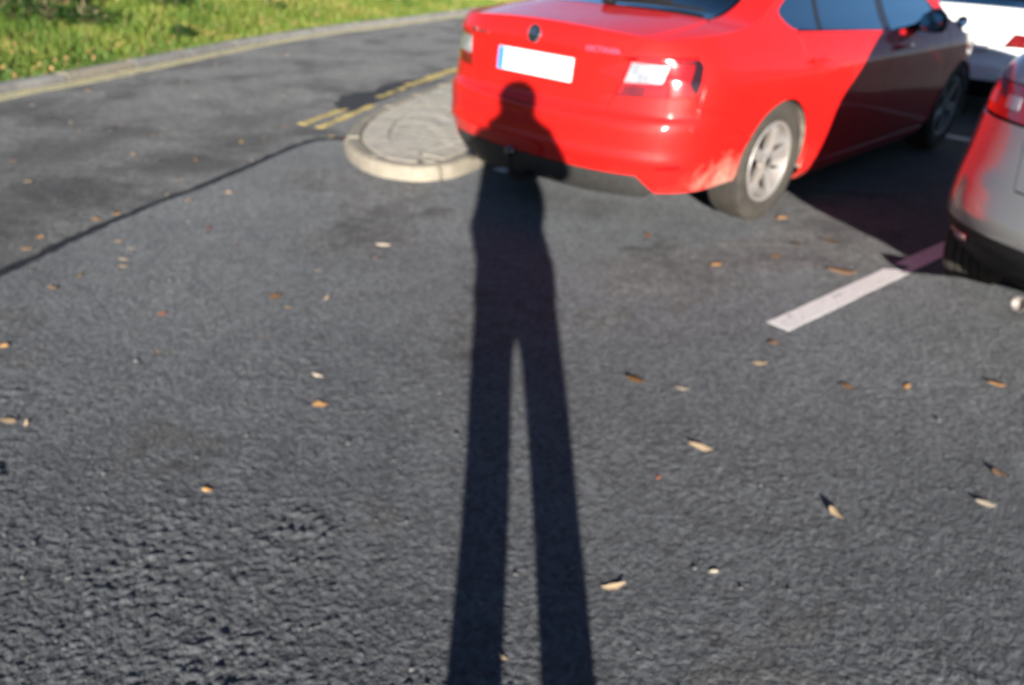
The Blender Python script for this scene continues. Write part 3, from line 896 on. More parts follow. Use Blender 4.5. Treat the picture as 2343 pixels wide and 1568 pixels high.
def panel(name, pieces, mat, parent, gap=.0025, thick=.014, flip=False, lift=0., centre=(0, 2.2, .55)):
    """a body panel: each piece is (surface, polygon in its two parameters, step, step); meshed, rimmed, smooth"""
    V, NRM, F = [], [], []
    cen = np.array(centre)
    for surf, poly, da, db, *g_ in pieces:
        gp = g_[0] if g_ else gap
        P = shrink(poly, gp) if gp else (list(poly) if area(poly) > 0 else list(poly)[::-1])
        A = np.array(P); lo = A.min(0); hi = A.max(0)
        key = {}; faces = []; prm = []
        def vid(a, b):
            k = (round(a, 5), round(b, 5))
            if k not in key: key[k] = len(prm); prm.append(k)
            return key[k]
        ia0, ia1 = math.floor(lo[0]/da), math.ceil(hi[0]/da); ib0, ib1 = math.floor(lo[1]/db), math.ceil(hi[1]/db)
        E0 = A; E1 = np.roll(A, -1, 0); dE = E1-E0; LL = (dE**2/np.array([da, db])**2).sum(1)+1e-12
        for ia in range(ia0, ia1):
            for ib in range(ib0, ib1):
                x0, x1, y0, y1 = ia*da, (ia+1)*da, ib*db, (ib+1)*db
                c = np.array([(x0+x1)/2, (y0+y1)/2])
                sc_ = np.array([da, db])
                t = np.clip((((c-E0)/sc_)*(dE/sc_)).sum(1)/LL, 0, 1)
                dist = (((E0+dE*t[:, None]-c)/sc_)**2).sum(1).min()
                if dist > .55:
                    ins = False
                    y_ = c[1]; cond = (E0[:, 1] > y_) != (E1[:, 1] > y_)
                    if cond.any():
                        xi = E0[cond, 0]+(y_-E0[cond, 1])*dE[cond, 0]/dE[cond, 1]
                        ins = (xi > c[0]).sum() % 2 == 1
                    if ins: faces.append([vid(x0, y0), vid(x1, y0), vid(x1, y1), vid(x0, y1)])
                    continue
                q = unspike([(round(a, 6), round(b, 6)) for a, b in clip_cell(P, x0, x1, y0, y1)])
                if len(q) < 3: continue
                f = []
                for a, b in q:
                    v = vid(a, b)
                    if not f or f[-1] != v: f.append(v)
                if len(f) > 1 and f[0] == f[-1]: f.pop()
                if len(set(f)) >= 3:
                    if abs(area([prm[v] for v in f])) > 1e-9: faces.append(f)
        if not faces: continue
        prm = np.array(prm)
        X = surf(prm[:, 0], prm[:, 1])
        e = 1e-3
        na = surf(prm[:, 0]+e*da/.03, prm[:, 1])-surf(prm[:, 0]-e*da/.03, prm[:, 1])
        nb_ = surf(prm[:, 0], prm[:, 1]+e*db/.03)-surf(prm[:, 0], prm[:, 1]-e*db/.03)
        n = np.cross(na, nb_); n /= np.linalg.norm(n, axis=1)[:, None]+1e-12
        sgn = np.sign((n*(X-cen)).sum(1)); s0 = 1 if np.median(sgn) >= 0 else -1
        n = n*s0
        X = X+n*lift
        base = len(V)
        V += list(X); NRM += list(n)
        cnt = {}
        for f in faces:
            g2 = f if s0 > 0 else f[::-1]
            F.append([base+v for v in g2])
            for i in range(len(g2)):
                a, b = g2[i], g2[(i+1) % len(g2)]
                cnt[(a, b)] = cnt.get((a, b), 0)+1
        rim = {}
        lat = {}
        bd_ = [(a, b) for (a, b) in cnt if (b, a) not in cnt]
        for a, b in bd_:
            d = X[b]-X[a]; l_ = np.cross(d, n[a]); l_ /= np.linalg.norm(l_)+1e-12
            lat[a] = lat.get(a, 0)+l_; lat[b] = lat.get(b, 0)+l_
        for v, l_ in lat.items():
            l_ = l_/(np.linalg.norm(l_)+1e-12)
            rim[v] = (len(V), len(V)+1)
            V.append(X[v]); NRM.append(n[v]*.6+l_*.4)
            V.append(X[v]-n[v]*thick-l_*.001); NRM.append(l_)
        for a, b in bd_:
            F.append([rim[b][0], rim[a][0], rim[a][1], rim[b][1]])
    V = np.array(V); NRM = np.array(NRM)
    NRM /= np.linalg.norm(NRM, axis=1)[:, None]+1e-12
    if flip:
        V = V*np.array([-1, 1, 1]); NRM = NRM*np.array([-1, 1, 1]); F = [f[::-1] for f in F]
    return meshobj(name, V, F, mat, parent, True, NRM)

def arc(cx, cz, r, a0, a1, n=24):
    return [(cx+r*math.cos(R(a0+(a1-a0)*i/n)), cz+r*math.sin(R(a0+(a1-a0)*i/n))) for i in range(n+1)]

def wheel(parent, u, v, r, width, side, rim_r, spokes=5, muddy=True, style=0):
    """tyre with grooves, alloy rim with spokes, hub, brake disc; outer face towards side"""
    w = empty('wheel', (u, v, r)); w.parent = parent
    W = width
    bm = bmesh.new()
    prof = [(-W*.42, rim_r), (-W*.5, rim_r+.03), (-W*.52, r-.06), (-W*.49, r-.02), (-W*.43, r-.004)]
    k = 5
    for i in range(k):
        a = -W*.40+W*.80*i/k; b = -W*.40+W*.80*(i+1)/k
        prof += [(a+.004, r-.001+.002*math.sin(PI*i/k)), (b-.006, r-.001), (b-.005, r-.009), (b+.001, r-.009)]
    prof += [(W*.43, r-.004), (W*.49, r-.02), (W*.52, r-.06), (W*.5, rim_r+.03), (W*.42, rim_r)]
    lathe(bm, prof, 64)
    bmobj('tyre', bm, MT['tyre'], w)
    bm = bmesh.new()
    R_ = rim_r
    lathe(bm, [(W*.44, R_+.008), (W*.47, R_+.004), (W*.46, R_-.012), (W*.40, R_-.02), (-W*.3, R_-.03), (-W*.42, R_-.008), (-W*.44, R_+.008)], 64)
    lathe(bm, [(W*.40, .001), (W*.40, .03), (W*.385, .034), (W*.37, .06), (W*.30, .075)], 30)
    for i in range(spokes):
        t = 2*PI*i/spokes+.3
        c, s_ = math.cos(t), math.sin(t)
        def pt(x, rad, tan): return bm.verts.new((x, rad*c-tan*s_, rad*s_+tan*c))
        sec = []
        for rad, hw, x in ((.05, .030, .37), (.10, .030, .385), (.15, .032, .40), (R_-.022, .045, .41)):
            sec.append([pt(W*x, rad, -hw), pt(W*x+.007, rad, -hw*.55), pt(W*x+.001 if style == 0 else W*x+.007, rad, 0), pt(W*x+.007, rad, hw*.55), pt(W*x, rad, hw), pt(W*x-.03, rad, hw*.85), pt(W*x-.03, rad, -hw*.85)])
        for a, b in zip(sec[:-1], sec[1:]):
            for k in range(7): bm.faces.new((a[k], a[(k+1) % 7], b[(k+1) % 7], b[k]))
    bmobj('rim', bm, MT['alloy'], w)
    bm = bmesh.new()
    lathe(bm, [(W*.05, .02), (W*.05, R_*.72), (W*.02, R_*.72), (W*.02, .02)], 40, close=True)
    bmobj('brake_disc', bm, MT['disc'], w)
    bm = bmesh.new()
    lathe(bm, [(W*.405, .001), (W*.405, .026), (W*.39, .03)], 24)
    bmobj('hub_cap', bm, MT['trim'], w)
    if side < 0: w.rotation_euler = (0, 0, PI)
    w.rotation_euler.x = random.uniform(0, 6)
    return w

def liner(parent, u0, u1, v, r, cz, flip):
    bm = bmesh.new()
    a = arc(v, cz, r, -10, 178, 26)
    r1 = [bm.verts.new((u1, x, z)) for x, z in a]; r0_ = [bm.verts.new((u0, x, z)) for x, z in a]
    for i in range(len(a)-1): bm.faces.new((r0_[i], r0_[i+1], r1[i+1], r1[i]))
    bm.faces.new(r0_[::-1])
    if flip: bmesh.ops.scale(bm, vec=(-1, 1, 1), verts=bm.verts)
    return bmobj('arch_liner', bm, MT['liner'], parent)

def text_mesh(name, body, size, mat, parent, extrude=.002, loc=(0, 0, 0), rot=None, align='CENTER', sx=1.0, bold=.0):
    cu = bpy.data.curves.new(name, 'FONT')
    cu.body = body; cu.size = size; cu.extrude = extrude; cu.align_x = align; cu.align_y = 'CENTER'; cu.offset = bold
    t = bpy.data.objects.new(name, cu); C.objects.link(t)
    dg = bpy.context.evaluated_depsgraph_get()
    me = bpy.data.meshes.new_from_object(t.evaluated_get(dg))
    bpy.data.objects.remove(t)
    me.materials.clear(); me.materials.append(mat)
    me.transform(Matrix.Diagonal((sx, 1, 1, 1)))
    o = bpy.data.objects.new(name, me); C.objects.link(o)
    o.parent = parent
    Mx = (rot.to_4x4() if rot is not None else Matrix.Identity(4)); Mx.translation = Vector(loc)
    o.matrix_local = Mx
    return o

def frame_on(surf, p, w, lift=.004, tilt=0):
    """a frame lying on the rear surface: x to the right seen from behind, y up, z outwards"""
    x = surf(np.array([p-.01, p, p+.01]), np.array([w]*3)); yv = surf(np.array([p]*2), np.array([w-.01, w+.01]))
    X = Vector(x[2]-x[0]).normalized(); Y = Vector(yv[1]-yv[0]).normalized()
    Z = X.cross(Y).normalized(); Y = Z.cross(X)
    return Matrix((X, Y, Z)).transposed(), Vector(x[1])+Z*lift

def number_plate(parent, loc, rot, text='', W=.52, H=.11, holder=True, name='number_plate'):
    pl = empty(name, loc); pl.parent = parent
    Mx = rot.to_4x4(); Mx.translation = loc; pl.matrix_local = Mx
    bm = bmesh.new(); box(bm, (0, 0, 0), (W+.012, H+.012, .010), .004); bmobj('plate_holder', bm, MT['trim'], pl)
    bm = bmesh.new(); box(bm, (0, 0, .0065), (W, H, .004), .0015, seg=1); bmobj('plate_face', bm, MT['plate'], pl)
    bm = bmesh.new(); box(bm, (-W/2+.025, 0, .0070), (.046, H-.004, .004), .001, seg=1); bmobj('plate_band', bm, MT['plate_blue'], pl)
    if text:
        text_mesh('plate_lettering', text, H*.92, MT['plate_text'], pl, .0006, (.02, 0, .0092), sx=.82, bold=.001)
    return pl

def interior(parent, hw, v_front, v_rear, z0, wheel_side=1, mat='interior'):
    """seats, dashboard and steering wheel seen through the glass"""
    for sx in (-.38, .38):
        st = empty('front_seat', (sx, v_front, z0)); st.parent = parent
        bm = bmesh.new(); box(bm, (0, .05, .12), (.50, .50, .20), .06); bmobj('seat_cushion', bm, MT[mat], st)
        bm = bmesh.new(); box(bm, (0, -.25, .46), (.48, .15, .62), .06, Matrix.Rotation(R(10), 3, 'X')); bmobj('seat_back', bm, MT[mat], st)
        bm = bmesh.new(); box(bm, (0, -.27, .80), (.26, .10, .17), .04); bmobj('head_rest', bm, MT[mat], st)
    st = empty('rear_seat', (0, v_rear, z0)); st.parent = parent
    bm = bmesh.new(); box(bm, (0, .1, .13), (hw*1.75, .50, .22), .06); bmobj('seat_cushion', bm, MT[mat], st)
    bm = bmesh.new(); box(bm, (0, -.24, .42), (hw*1.75, .16, .55), .06, Matrix.Rotation(R(16), 3, 'X')); bmobj('seat_back', bm, MT[mat], st)
    for x in (-.38, 0, .38):
        bm = bmesh.new(); box(bm, (x, -.34, .74), (.24, .09, .13), .035); bmobj('head_rest', bm, MT[mat], st)
    bm = bmesh.new(); box(bm, (0, v_front+.98, z0+.50), (hw*1.9, .42, .28), .08); bmobj('dashboard', bm, MT[mat], parent)
    bm = bmesh.new()
    tt = [(wheel_side*.38+.18*math.cos(t), -.18*math.sin(t)*.35, .18*math.sin(t)) for t in np.linspace(0, 2*PI, 25)]
    tube(bm, [(x, v_front+.62+y, z0+.56+z) for x, y, z in tt], .016, 8, False)
    box(bm, (wheel_side*.38, v_front+.62, z0+.56), (.30, .04, .07), .015); box(bm, (wheel_side*.38, v_front+.72, z0+.52), (.06, .22, .06), .01)
    bmobj('steering_wheel', bm, MT[mat], parent)

def mirror_part(parent, u, v, w, sgn, mat, scale=1.):
    m = empty('wing_mirror', (u*sgn, v, w)); m.parent = parent
    bm = bmesh.new()
    rings = []
    for i, (x, hy, hz, oy, oz) in enumerate([(-.02, .03, .018, .02, -.03), (.03, .045, .045, .0, -.012), (.07, .062, .072, -.005, .012), (.13, .064, .078, -.012, .016), (.185, .05, .062, -.026, .010), (.205, .028, .035, -.034, .002)]):
        rings.append([bm.verts.new((x*sgn*scale, (oy + hy*math.copysign(abs(math.cos(t))**.7, math.cos(t)))*scale, (oz + hz*math.copysign(abs(math.sin(t))**.7, math.sin(t)))*scale)) for t in np.linspace(0, 2*PI, 17)[:-1]])
    for a, b in zip(rings[:-1], rings[1:]):
        for k in range(16): bm.faces.new((a[k], a[(k+1) % 16], b[(k+1) % 16], b[k]))
    bm.faces.new(rings[0]); bm.faces.new(rings[-1])
    bmobj('mirror_housing', bm, MT['black_plastic'] if mat is None else mat, m, angle=60)
    bm = bmesh.new()
    pts = [((.115+.075*math.copysign(abs(math.cos(t))**.6, math.cos(t)))*sgn*scale, -.0735*scale-.004, (.014+.058*math.copysign(abs(math.sin(t))**.6, math.sin(t)))*scale) for t in np.linspace(0, 2*PI, 25)[:-1]]
    vs = [bm.verts.new(p) for p in pts]; bk = [bm.verts.new((p[0], p[1]+.01, p[2])) for p in pts]
    bm.faces.new(vs); bm.faces.new(bk[::-1])
    for k in range(24): bm.faces.new((vs[k], vs[(k+1) % 24], bk[(k+1) % 24], bk[k]))
    bmobj('mirror_glass', bm, MT['mirror'], m)

CAR_X, CAR_Y, CAR_A = .011758, 4.075713, .775983
def red2w(u, v): return (CAR_X+u*math.cos(CAR_A)+v*math.sin(CAR_A), CAR_Y-u*math.sin(CAR_A)+v*math.cos(CAR_A), .012)

# ------------------------------------------------------------------ red saloon
def red_car():
    car = empty('parked_car', red2w(0, 0), -CAR_A)
    tag(car, 'shiny red saloon car with mud splashes, parked by the paved island', 'car', 'parked cars')
    S = Shell(4.66,
      aw=[(.12, .78), (.20, .85), (.30, .875), (.45, .893), (.60, .903), (.74, .905), (.80, .901), (.835, .889), (.90, .862), (.96, .825), (1.02, .785), (1.10, .742), (1.2, .69), (1.3, .637), (1.38, .59), (1.44, .52)],
      vr=[(.12, .20), (.22, .09), (.30, .04), (.40, .010), (.445, -.004), (.49, .006), (.58, .010), (.625, .022), (.64, .042), (.70, .056), (.80, .070), (.882, .078), (.900, .048), (.95, .056), (1.0, .075), (1.03, .10), (1.44, .10)],
      vf=[(.12, .12), (.3, .02), (.5, 0), (.6, .03), (.72, .10), (.8, .20), (.9, .30), (1.0, .34), (1.44, .34)])
    pu, pv = S.pu, S.pv
    LIP = .80
    wlip = lambda p: 1.016-.03*(np.asarray(p)/.7)**2
    rows = [(.45, 1.0, .045, -.08), (.75, 1.03, .05, -.12), (1.0, 1.12, .045, -.10), (1.25, 1.26, .06, -.08), (1.5, 1.355, .065, -.02), (1.9, 1.395, .06, 0), (2.4, 1.40, .06, .02),
            (2.75, 1.36, .07, .10), (3.1, 1.20, .09, .15), (3.45, .975, .07, .20), (3.7, .885, .075, .20), (4.1, .805, .075, .22), (4.45, .72, .05, .16)]
    U = Upper(S, LIP, wlip, rows)
    def E(v):   # height of the upper edge of the side at plan position v
        return float(np.interp(v, [r[0] for r in rows], [r[1] for r in rows]))
    st = .035
    red = MT['red']
    AR = .362; AZ = .305
    # tailgate: rear face and boot deck
    tg = [(-.475, .640), (-.25, .620), (0, .615), (.25, .620), (.475, .640), (.505, .724), (.585, .895), (.655, .955), (.70, float(wlip(.70)))]
    tg += [(x, float(wlip(x))) for x in np.linspace(.6, -.6, 13)] + [(-.70, float(wlip(.70))), (-.655, .955), (-.585, .895), (-.505, .724)]
    dk = [(0.0, -.875), (0, 0), (0, .875), (.5, .83), (1.0, .79), (1.62, .765), (1.60, 0), (1.62, -.765), (1.0, -.79), (.5, -.83)]
    tgo = panel('tailgate', [(S, tg, st, .02), (U, dk, .12, .05, .004)], red, car)
    # rear window
    rw = [(1.68, -.755), (1.66, 0), (1.68, .755), (3.0, .79), (4.72, .80), (4.84, 0), (4.72, -.80), (3.0, -.79)]
    rwo = panel('rear_window', [(U, rw, .12, .06)], MT['glass_dark'], car, gap=.002, thick=.004)
    # roof and quarter tops
    for fl in (0, 1):
        top = [(0, .875), (0, 1), (1, 1), (2, 1), (3, 1), (4, 1), (4.9, 1), (4.88, .815), (4.72, .815), (3.0, .805), (1.66, .775), (1.0, .80), (.5, .84)]
        pts = [(LIP, float(wlip(LIP)))] + [(pv(v), E(v)) for v in (.45, .6, .75, .9, 1.0, 1.12, 1.25, 1.4, 1.5, 1.7, 1.9, 2.4, 2.6, 2.75, 2.9, 3.1, 3.3, 3.42)]
        # window opening, from its front tip back over the top to the rear tip, then down the door seam
        dlo_top = [(3.30, .955), (3.05, 1.12), (2.8, 1.25), (2.6, 1.315), (2.3, 1.345), (1.9, 1.34), (1.6, 1.305), (1.35, 1.232), (1.15, 1.138), (1.04, 1.088)]
        dlo_rear = [(1.033, 1.066), (1.08, 1.030), (1.14, 1.003), (1.19, .992)]
        seam = [(1.215, .845), (1.30, .73), (1.375, .651), (1.44, .52), (1.475, .40), (1.49, .25)]
        ar = arc(1.05, AZ, AR, -8, 152, 22)
        body = pts + [(pv(a), b) for a, b in dlo_top+dlo_rear+seam] + [(pv(1.45), .25)] + [(pv(a), b) for a, b in ar if a > 1.05-.32 and b > .25] 
        last = ar[-1]
        body += [(pv(.75), .50), (pv(.62), .556), (pv(.45), .650), (.93, .695), (.908, .744), (.958, .915), (.588, .902), (.655, .955), (.70, float(wlip(.70)))]
        panel('side_panel', [(S, body, st, .03), (U, top, .12, .05, .004)], red, car, flip=fl)
        # rear door, front door
        wb = lambda v: float(np.interp(v, [1.19, 2.36, 3.32], [.992, .940, .915]))
        rd = [(pv(1.20), .985), (pv(1.215), .845), (pv(1.30), .73), (pv(1.375), .651), (pv(1.44), .52), (pv(1.475), .40), (pv(1.49), .25), (pv(2.28), .25), (pv(2.31), .6), (pv(2.31), wb(2.31))]
        fd = [(pv(2.31), wb(2.31)), (pv(2.31), .6), (pv(2.28), .25), (pv(3.30), .25), (pv(3.36), .45), (pv(3.36), .7), (pv(3.32), .915)]
        d1 = panel('rear_door', [(S, rd, st, .03)], red, car, flip=fl); d2 = panel('front_door', [(S, fd, st, .03)], red, car, flip=fl)
        for d_, hv in ((d1, 1.36), (d2, 2.48)):
            bm = bmesh.new()
            box(bm, (.905, hv, .845), (.030, .20, .026), .010)
            if fl: bmesh.ops.scale(bm, vec=(-1, 1, 1), verts=bm.verts)
            bmobj('door_handle', bm, red, d_)
        # glass: quarter light, rear door, front door with black pillars between
        gl = lambda a, b, topf: None
        tops = lambda v: float(np.interp(v, [1.04, 1.15, 1.35, 1.6, 1.9, 2.3, 2.6, 2.8, 3.05, 3.30], [1.088, 1.138, 1.232, 1.305, 1.34, 1.345, 1.315, 1.25, 1.12, .955]))
        q0 = [(1.033, 1.066), (1.08, 1.030), (1.14, 1.003), (1.19, .993), (1.43, wb(1.43)), (1.46, tops(1.46)), (1.35, 1.232), (1.15, 1.138), (1.04, 1.088)]
        q1 = [(1.48, wb(1.48)), (2.26, wb(2.26)), (2.24, tops(2.24)), (1.9, 1.34), (1.6, 1.305), (1.51, tops(1.51))]
        q2 = [(2.36, wb(2.36)), (3.24, wb(3.24)), (3.05, tops(3.05)-.01), (2.8, 1.25), (2.6, 1.315), (2.34, tops(2.34))]
        for q, d_ in ((q0, car), (q1, d1), (q2, d2)):
            panel('side_window', [(S, [(pv(a), b) for a, b in q], .06, .04)], MT['glass'], d_, flip=fl, thick=.004, lift=-.006)
        for q in ([(1.43, wb(1.43)), (1.48, wb(1.48)), (1.51, tops(1.51)), (1.46, tops(1.46))], [(2.26, wb(2.26)), (2.36, wb(2.36)), (2.34, tops(2.34)), (2.24, tops(2.24))],
                  [(3.24, wb(3.24)), (3.32, .915), (3.30, .955), (3.06, 1.105)]):
            panel('pillar_cover', [(S, [(pv(a), b) for a, b in q], .05, .04)], MT['gloss_black'], car, flip=fl, lift=-.003)
        sl = [(pv(1.46), .246), (pv(1.50), .14), (pv(3.28), .14), (pv(3.33), .246)]
        panel('sill', [(S, sl, .06, .03)], red, car, flip=fl)
        # front wing
        fa = arc(3.736, AZ, AR, 188, 20, 22)
        fe = [(pv(3.36), .45), (pv(3.34), .25)] + [(pv(a), b) for a, b in fa if b > .25] + [(pv(4.22), .50), (pv(4.26), .62), (pv(4.2), .70), (pv(4.1), .800), (pv(3.9), .842), (pv(3.7), .880), (pv(3.45), .970), (pv(3.32), .935), (pv(3.36), .7)]
        panel('front_wing', [(S, fe, st, .03)], red, car, flip=fl)
        hl = [(pv(4.27), .62), (pv(4.52), .60), (pv(4.58), .66), (pv(4.5), .695), (pv(4.2), .705)]
        panel('headlamp', [(S, hl, st, .03)], MT['clear_lens'], car, flip=fl)
        # tail lamp: red lens with a clear band, dark lower corner and smoked outer end
        lamp = [(.509, .723), (.908, .745), (.957, .914), (.588, .901)]
        lo = panel('tail_lamp', [(S, lamp, .03, .02)], MT['red_lens'], car, flip=fl, lift=.001)
        panel('clear_lens', [(S, [(.550, .787), (.735, .795), (.775, .872), (.592, .877)], .03, .02)], MT['clear_lens'], lo, flip=fl, lift=.005, gap=.001, thick=.004)
        panel('dark_lens', [(S, [(.545, .732), (.655, .737), (.668, .776), (.556, .774)], .03, .02)], MT['dark_lens'], lo, flip=fl, lift=.004, gap=.001, thick=.003)
        panel('dark_lens', [(S, [(.76, .888), (.915, .902), (.91, .885), (.76, .874)], .03, .02)], MT['dark_lens'], lo, flip=fl, lift=.004, gap=.001, thick=.003)
        panel('smoked_end', [(S, [(.903, .752), (.952, .905), (.905, .900), (.862, .80)], .03, .02)], MT['smoked'], lo, flip=fl, lift=.004, gap=.001, thick=.003)
    # bumper
    ab = [(a, b) for a, b in arc(1.05, AZ, AR, 176, 132, 10)]
    half = [(0, .6145), (.25, .6195), (.4755, .6395), (.509, .722), (.908, .744), (.93, .695), (pv(.45), .650), (pv(.62), .556), (pv(.75), .50)] + [(pv(a), b) for a, b in arc(1.05, AZ, AR, 145, 178, 10)]
    half += [(pv(.66), .290), (.90, .285), (.795, .283), (.70, .368), (.35, .362), (0, .360)]
    full = half + [(-a, b) for a, b in half[-2:0:-1]]
    bp = panel('rear_bumper', [(S, full, st, .022)], red, car, gap=.0018)
    ins = [(-.70, .362), (-.35, .356), (0, .354), (.35, .356), (.70, .362), (.785, .285), (.74, .245), (.35, .225), (0, .222), (-.35, .225), (-.74, .245), (-.785, .285)]
    panel('bumper_insert', [(S, ins, .04, .02)], MT['trim'], car, lift=-.004)
    for fl in (0, 1):
        panel('reflector', [(S, [(.80, .408), (.925, .412), (.915, .432), (.80, .428)], .03, .01)], MT['red_lens'], bp, flip=fl, lift=.004, gap=.001, thick=.004)
    # front bumper and grille
    fh = [(pv(4.22), .50)] + [(pv(a), b) for a, b in arc(3.736, AZ, AR, 30, 0, 8)] + [(pv(4.12), .22), (S.P3, .18)]
    fb = fh + [(2*S.P3-a, b) for a, b in fh[-2::-1]] + [(2*S.P3-pv(4.26), .61), (2*S.P3-pv(4.52), .59), (S.P3, .58), (pv(4.52), .59), (pv(4.26), .61)]
    panel('front_bumper', [(S, fb, .05, .04)], red, car)
    gr = [(pv(4.60), .60), (S.P3, .59), (2*S.P3-pv(4.60), .60), (2*S.P3-pv(4.58), .72), (S.P3, .735), (pv(4.58), .72)]
    panel('grille', [(S, gr, .05, .03)], MT['gloss_black'], car)
    panel('roof', [(U, [(4.92, -1), (4.92, -.8), (4.97, 0), (4.92, .8), (4.92, 1), (7.98, 1), (8.05, 0), (7.98, -1)], .12, .06, .003)], red, car)
    panel('windscreen', [(U, [(8.03, -.97), (8.10, 0), (8.03, .97), (10.15, .97), (10.15, 0), (10.15, -.97)], .12, .08)], MT['glass'], car, thick=.004)
    panel('bonnet', [(U, [(10.45, -.98), (10.45, .98), (12.9, .98), (13, 0), (12.9, -.98)], .12, .08)], red, car)
    panel('scuttle', [(U, [(10.16, -.98), (10.16, .98), (10.43, .98), (10.43, -.98)], .1, .08)], MT['black_plastic'], car, lift=-.004)
    # floor pan and inner shell that close the body
    bm = bmesh.new()
    ps = np.r_[np.linspace(0, pv(.66), 14), np.linspace(pv(1.46), pv(3.30), 6), np.linspace(pv(4.14), S.P3, 14)]
    ws = [.27, .40, .55, .75, .90]
    ringsR = [[Vector(S(p, w)) for p in ps] for w in ws]
    def inn(v): return Vector((max(0, abs(v.x)-.025)*math.copysign(1, v.x), 2.33+(v.y-2.33)*.985, v.z))
    rows_ = []
    for rg in ringsR:
        rr_ = [bm.verts.new(inn(v)) for v in rg] + [bm.verts.new(inn(Vector((-v.x, v.y, v.z)))) for v in rg[::-1]]
        rows_.append(rr_)
    nn = len(rows_[0])
    skip = {13, 19}
    for a, b in zip(rows_[:-1], rows_[1:]):
        for k in range(nn):
            kk = k if k < nn//2 else nn-2-k
            if kk in skip: continue
            bm.faces.new((a[k], a[(k+1) % nn], b[(k+1) % nn], b[k]))
    bm.faces.new(rows_[0])
    bmobj('floor_pan', bm, MT['gap'], car, smooth=False)
    for v in (1.05, 3.736):
        for fl in (0, 1):
            liner(car, .55, .875, v, AR+.012, AZ, fl)
            wheel(car, .772*(-1 if fl else 1), v, .33, .205, -1 if fl else 1, .212)
    # parcel shelf and seats
    bm = bmesh.new(); box(bm, (0, 1.0, .93), (1.3, .75, .03), .01); bmobj('parcel_shelf', bm, MT['interior'], car)
    interior(car, .72, 2.25, 1.55, .30)
    for sx in (-1, 1):
        bm = bmesh.new()
        tube(bm, [(sx*.70, 1.93, .95), (sx*.685, 1.95, 1.1), (sx*.60, 2.0, 1.3)], .022, 8)
        bmobj('pillar_trim', bm, MT['interior_light'], car)
    for sg_ in (-1, 1): mirror_part(car, .84, 2.76, .968, sg_, None, .9)
    # boot furniture
    rot, loc = frame_on(S, 0, .805, .010)
    number_plate(car, loc, rot)
    rot, loc = frame_on(S, 0, .948, .002)
    bd_ = empty('badge', loc); bd_.parent = tgo
    Mx = rot.to_4x4(); Mx.translation = loc; bd_.matrix_local = Mx
    bm = bmesh.new(); lathe(bm, [(.0, .001), (.005, .001), (.005, .034), (.004, .036), (0, .037)], 32, 'Z')
    b0 = bmobj('badge_disc', bm, MT['badge_dark'], tgo); b0.matrix_local = Mx
    bm = bmesh.new(); lathe(bm, [(.0, .036), (.007, .037), (.008, .040), (.006, .044), (0, .045)], 32, 'Z')
    b1 = bmobj('badge_ring', bm, MT['chrome'], tgo); b1.matrix_local = Mx
    bm = bmesh.new()   # winged arrow
    for poly in ([(-.026, -.004), (.010, -.004), (.010, -.010), (.027, 0), (.010, .010), (.010, .004), (-.026, .004)],
                 [(-.022, .005), (-.004, .005), (.004, .024), (-.006, .028), (-.010, .018), (-.016, .022), (-.018, .012), (-.026, .014)]):
        a = [bm.verts.new((x, y, .0075)) for x, y in poly]; b = [bm.verts.new((x, y, .004)) for x, y in poly]
        bm.faces.new(a); bm.faces.new(b[::-1])
        for k in range(len(a)): bm.faces.new((a[k], a[(k+1) % len(a)], b[(k+1) % len(a)], b[k]))
    b2 = bmobj('badge_arrow', bm, MT['badge_green'], tgo, smooth=False); b2.matrix_local = Mx
    bpy.data.objects.remove(bd_)
    rot, loc = frame_on(S, .46, .918, .002)
    text_mesh('lettering', 'OCTAVIA', .034, MT['chrome'], tgo, .003, loc, rot, sx=1.25, bold=.0006)
    rot, loc = frame_on(S, -.46, .918, .002)
    text_mesh('lettering', 'ŠKODA', .034, MT['chrome'], tgo, .003, loc, rot, sx=1.35, bold=.0006)
    # rear wiper lying along the foot of the window
    def up(t, un, h): 
        e = U(np.array([t, t+.05, t]), np.array([un, un, un+.03])); n = Vector(e[2]-e[0]).cross(Vector(e[1]-e[0])).normalized()
        if n.z < 0: n = -n
        return Vector(e[0])+n*h
    wi = empty('rear_wiper', up(1.7, 0, 0)); wi.parent = car
    base = wi.location.copy()
    bm = bmesh.new(); box(bm, up(1.72, 0, .02)-base, (.07, .06, .04), .014); bmobj('wiper_hub', bm, MT['black_plastic'], wi)
    bm = bmesh.new(); tube(bm, [up(1.72, .0, .035)-base, up(1.86, .25, .04)-base, up(1.92, .46, .035)-base], [.013, .010, .007], 8); bmobj('wiper_arm', bm, MT['black_plastic'], wi)
    bm = bmesh.new(); tube(bm, [up(1.82, .02, .016)-base, up(1.90, .35, .018)-base, up(1.95, .68, .016)-base], [.010, .012, .008], 6); bmobj('wiper_blade', bm, MT['black_plastic'], wi)
    # tow bar with ball
    tb = empty('tow_bar', (0, .0, .30)); tb.parent = car
    bm = bmesh.new(); tube(bm, [(0, .35, -.06), (0, .02, -.07), (0, -.06, -.05), (0, -.085, 0), (0, -.085, .06)], [.024, .024, .022, .018, .014], 12); bmobj('tow_neck', bm, MT['black_plastic'], tb)
    bm = bmesh.new(); bmesh.ops.create_uvsphere(bm, u_segments=20, v_segments=14, radius=.031, matrix=Matrix.Translation((0, -.085, .085))); bmobj('tow_ball', bm, MT['gloss_black'], tb)
    # exhaust box behind the insert
    bm = bmesh.new(); box(bm, (-.35, .30, .24), (.45, .28, .14), .05); bmobj('silencer', bm, MT['disc'], car)
    return car
RED = red_car()
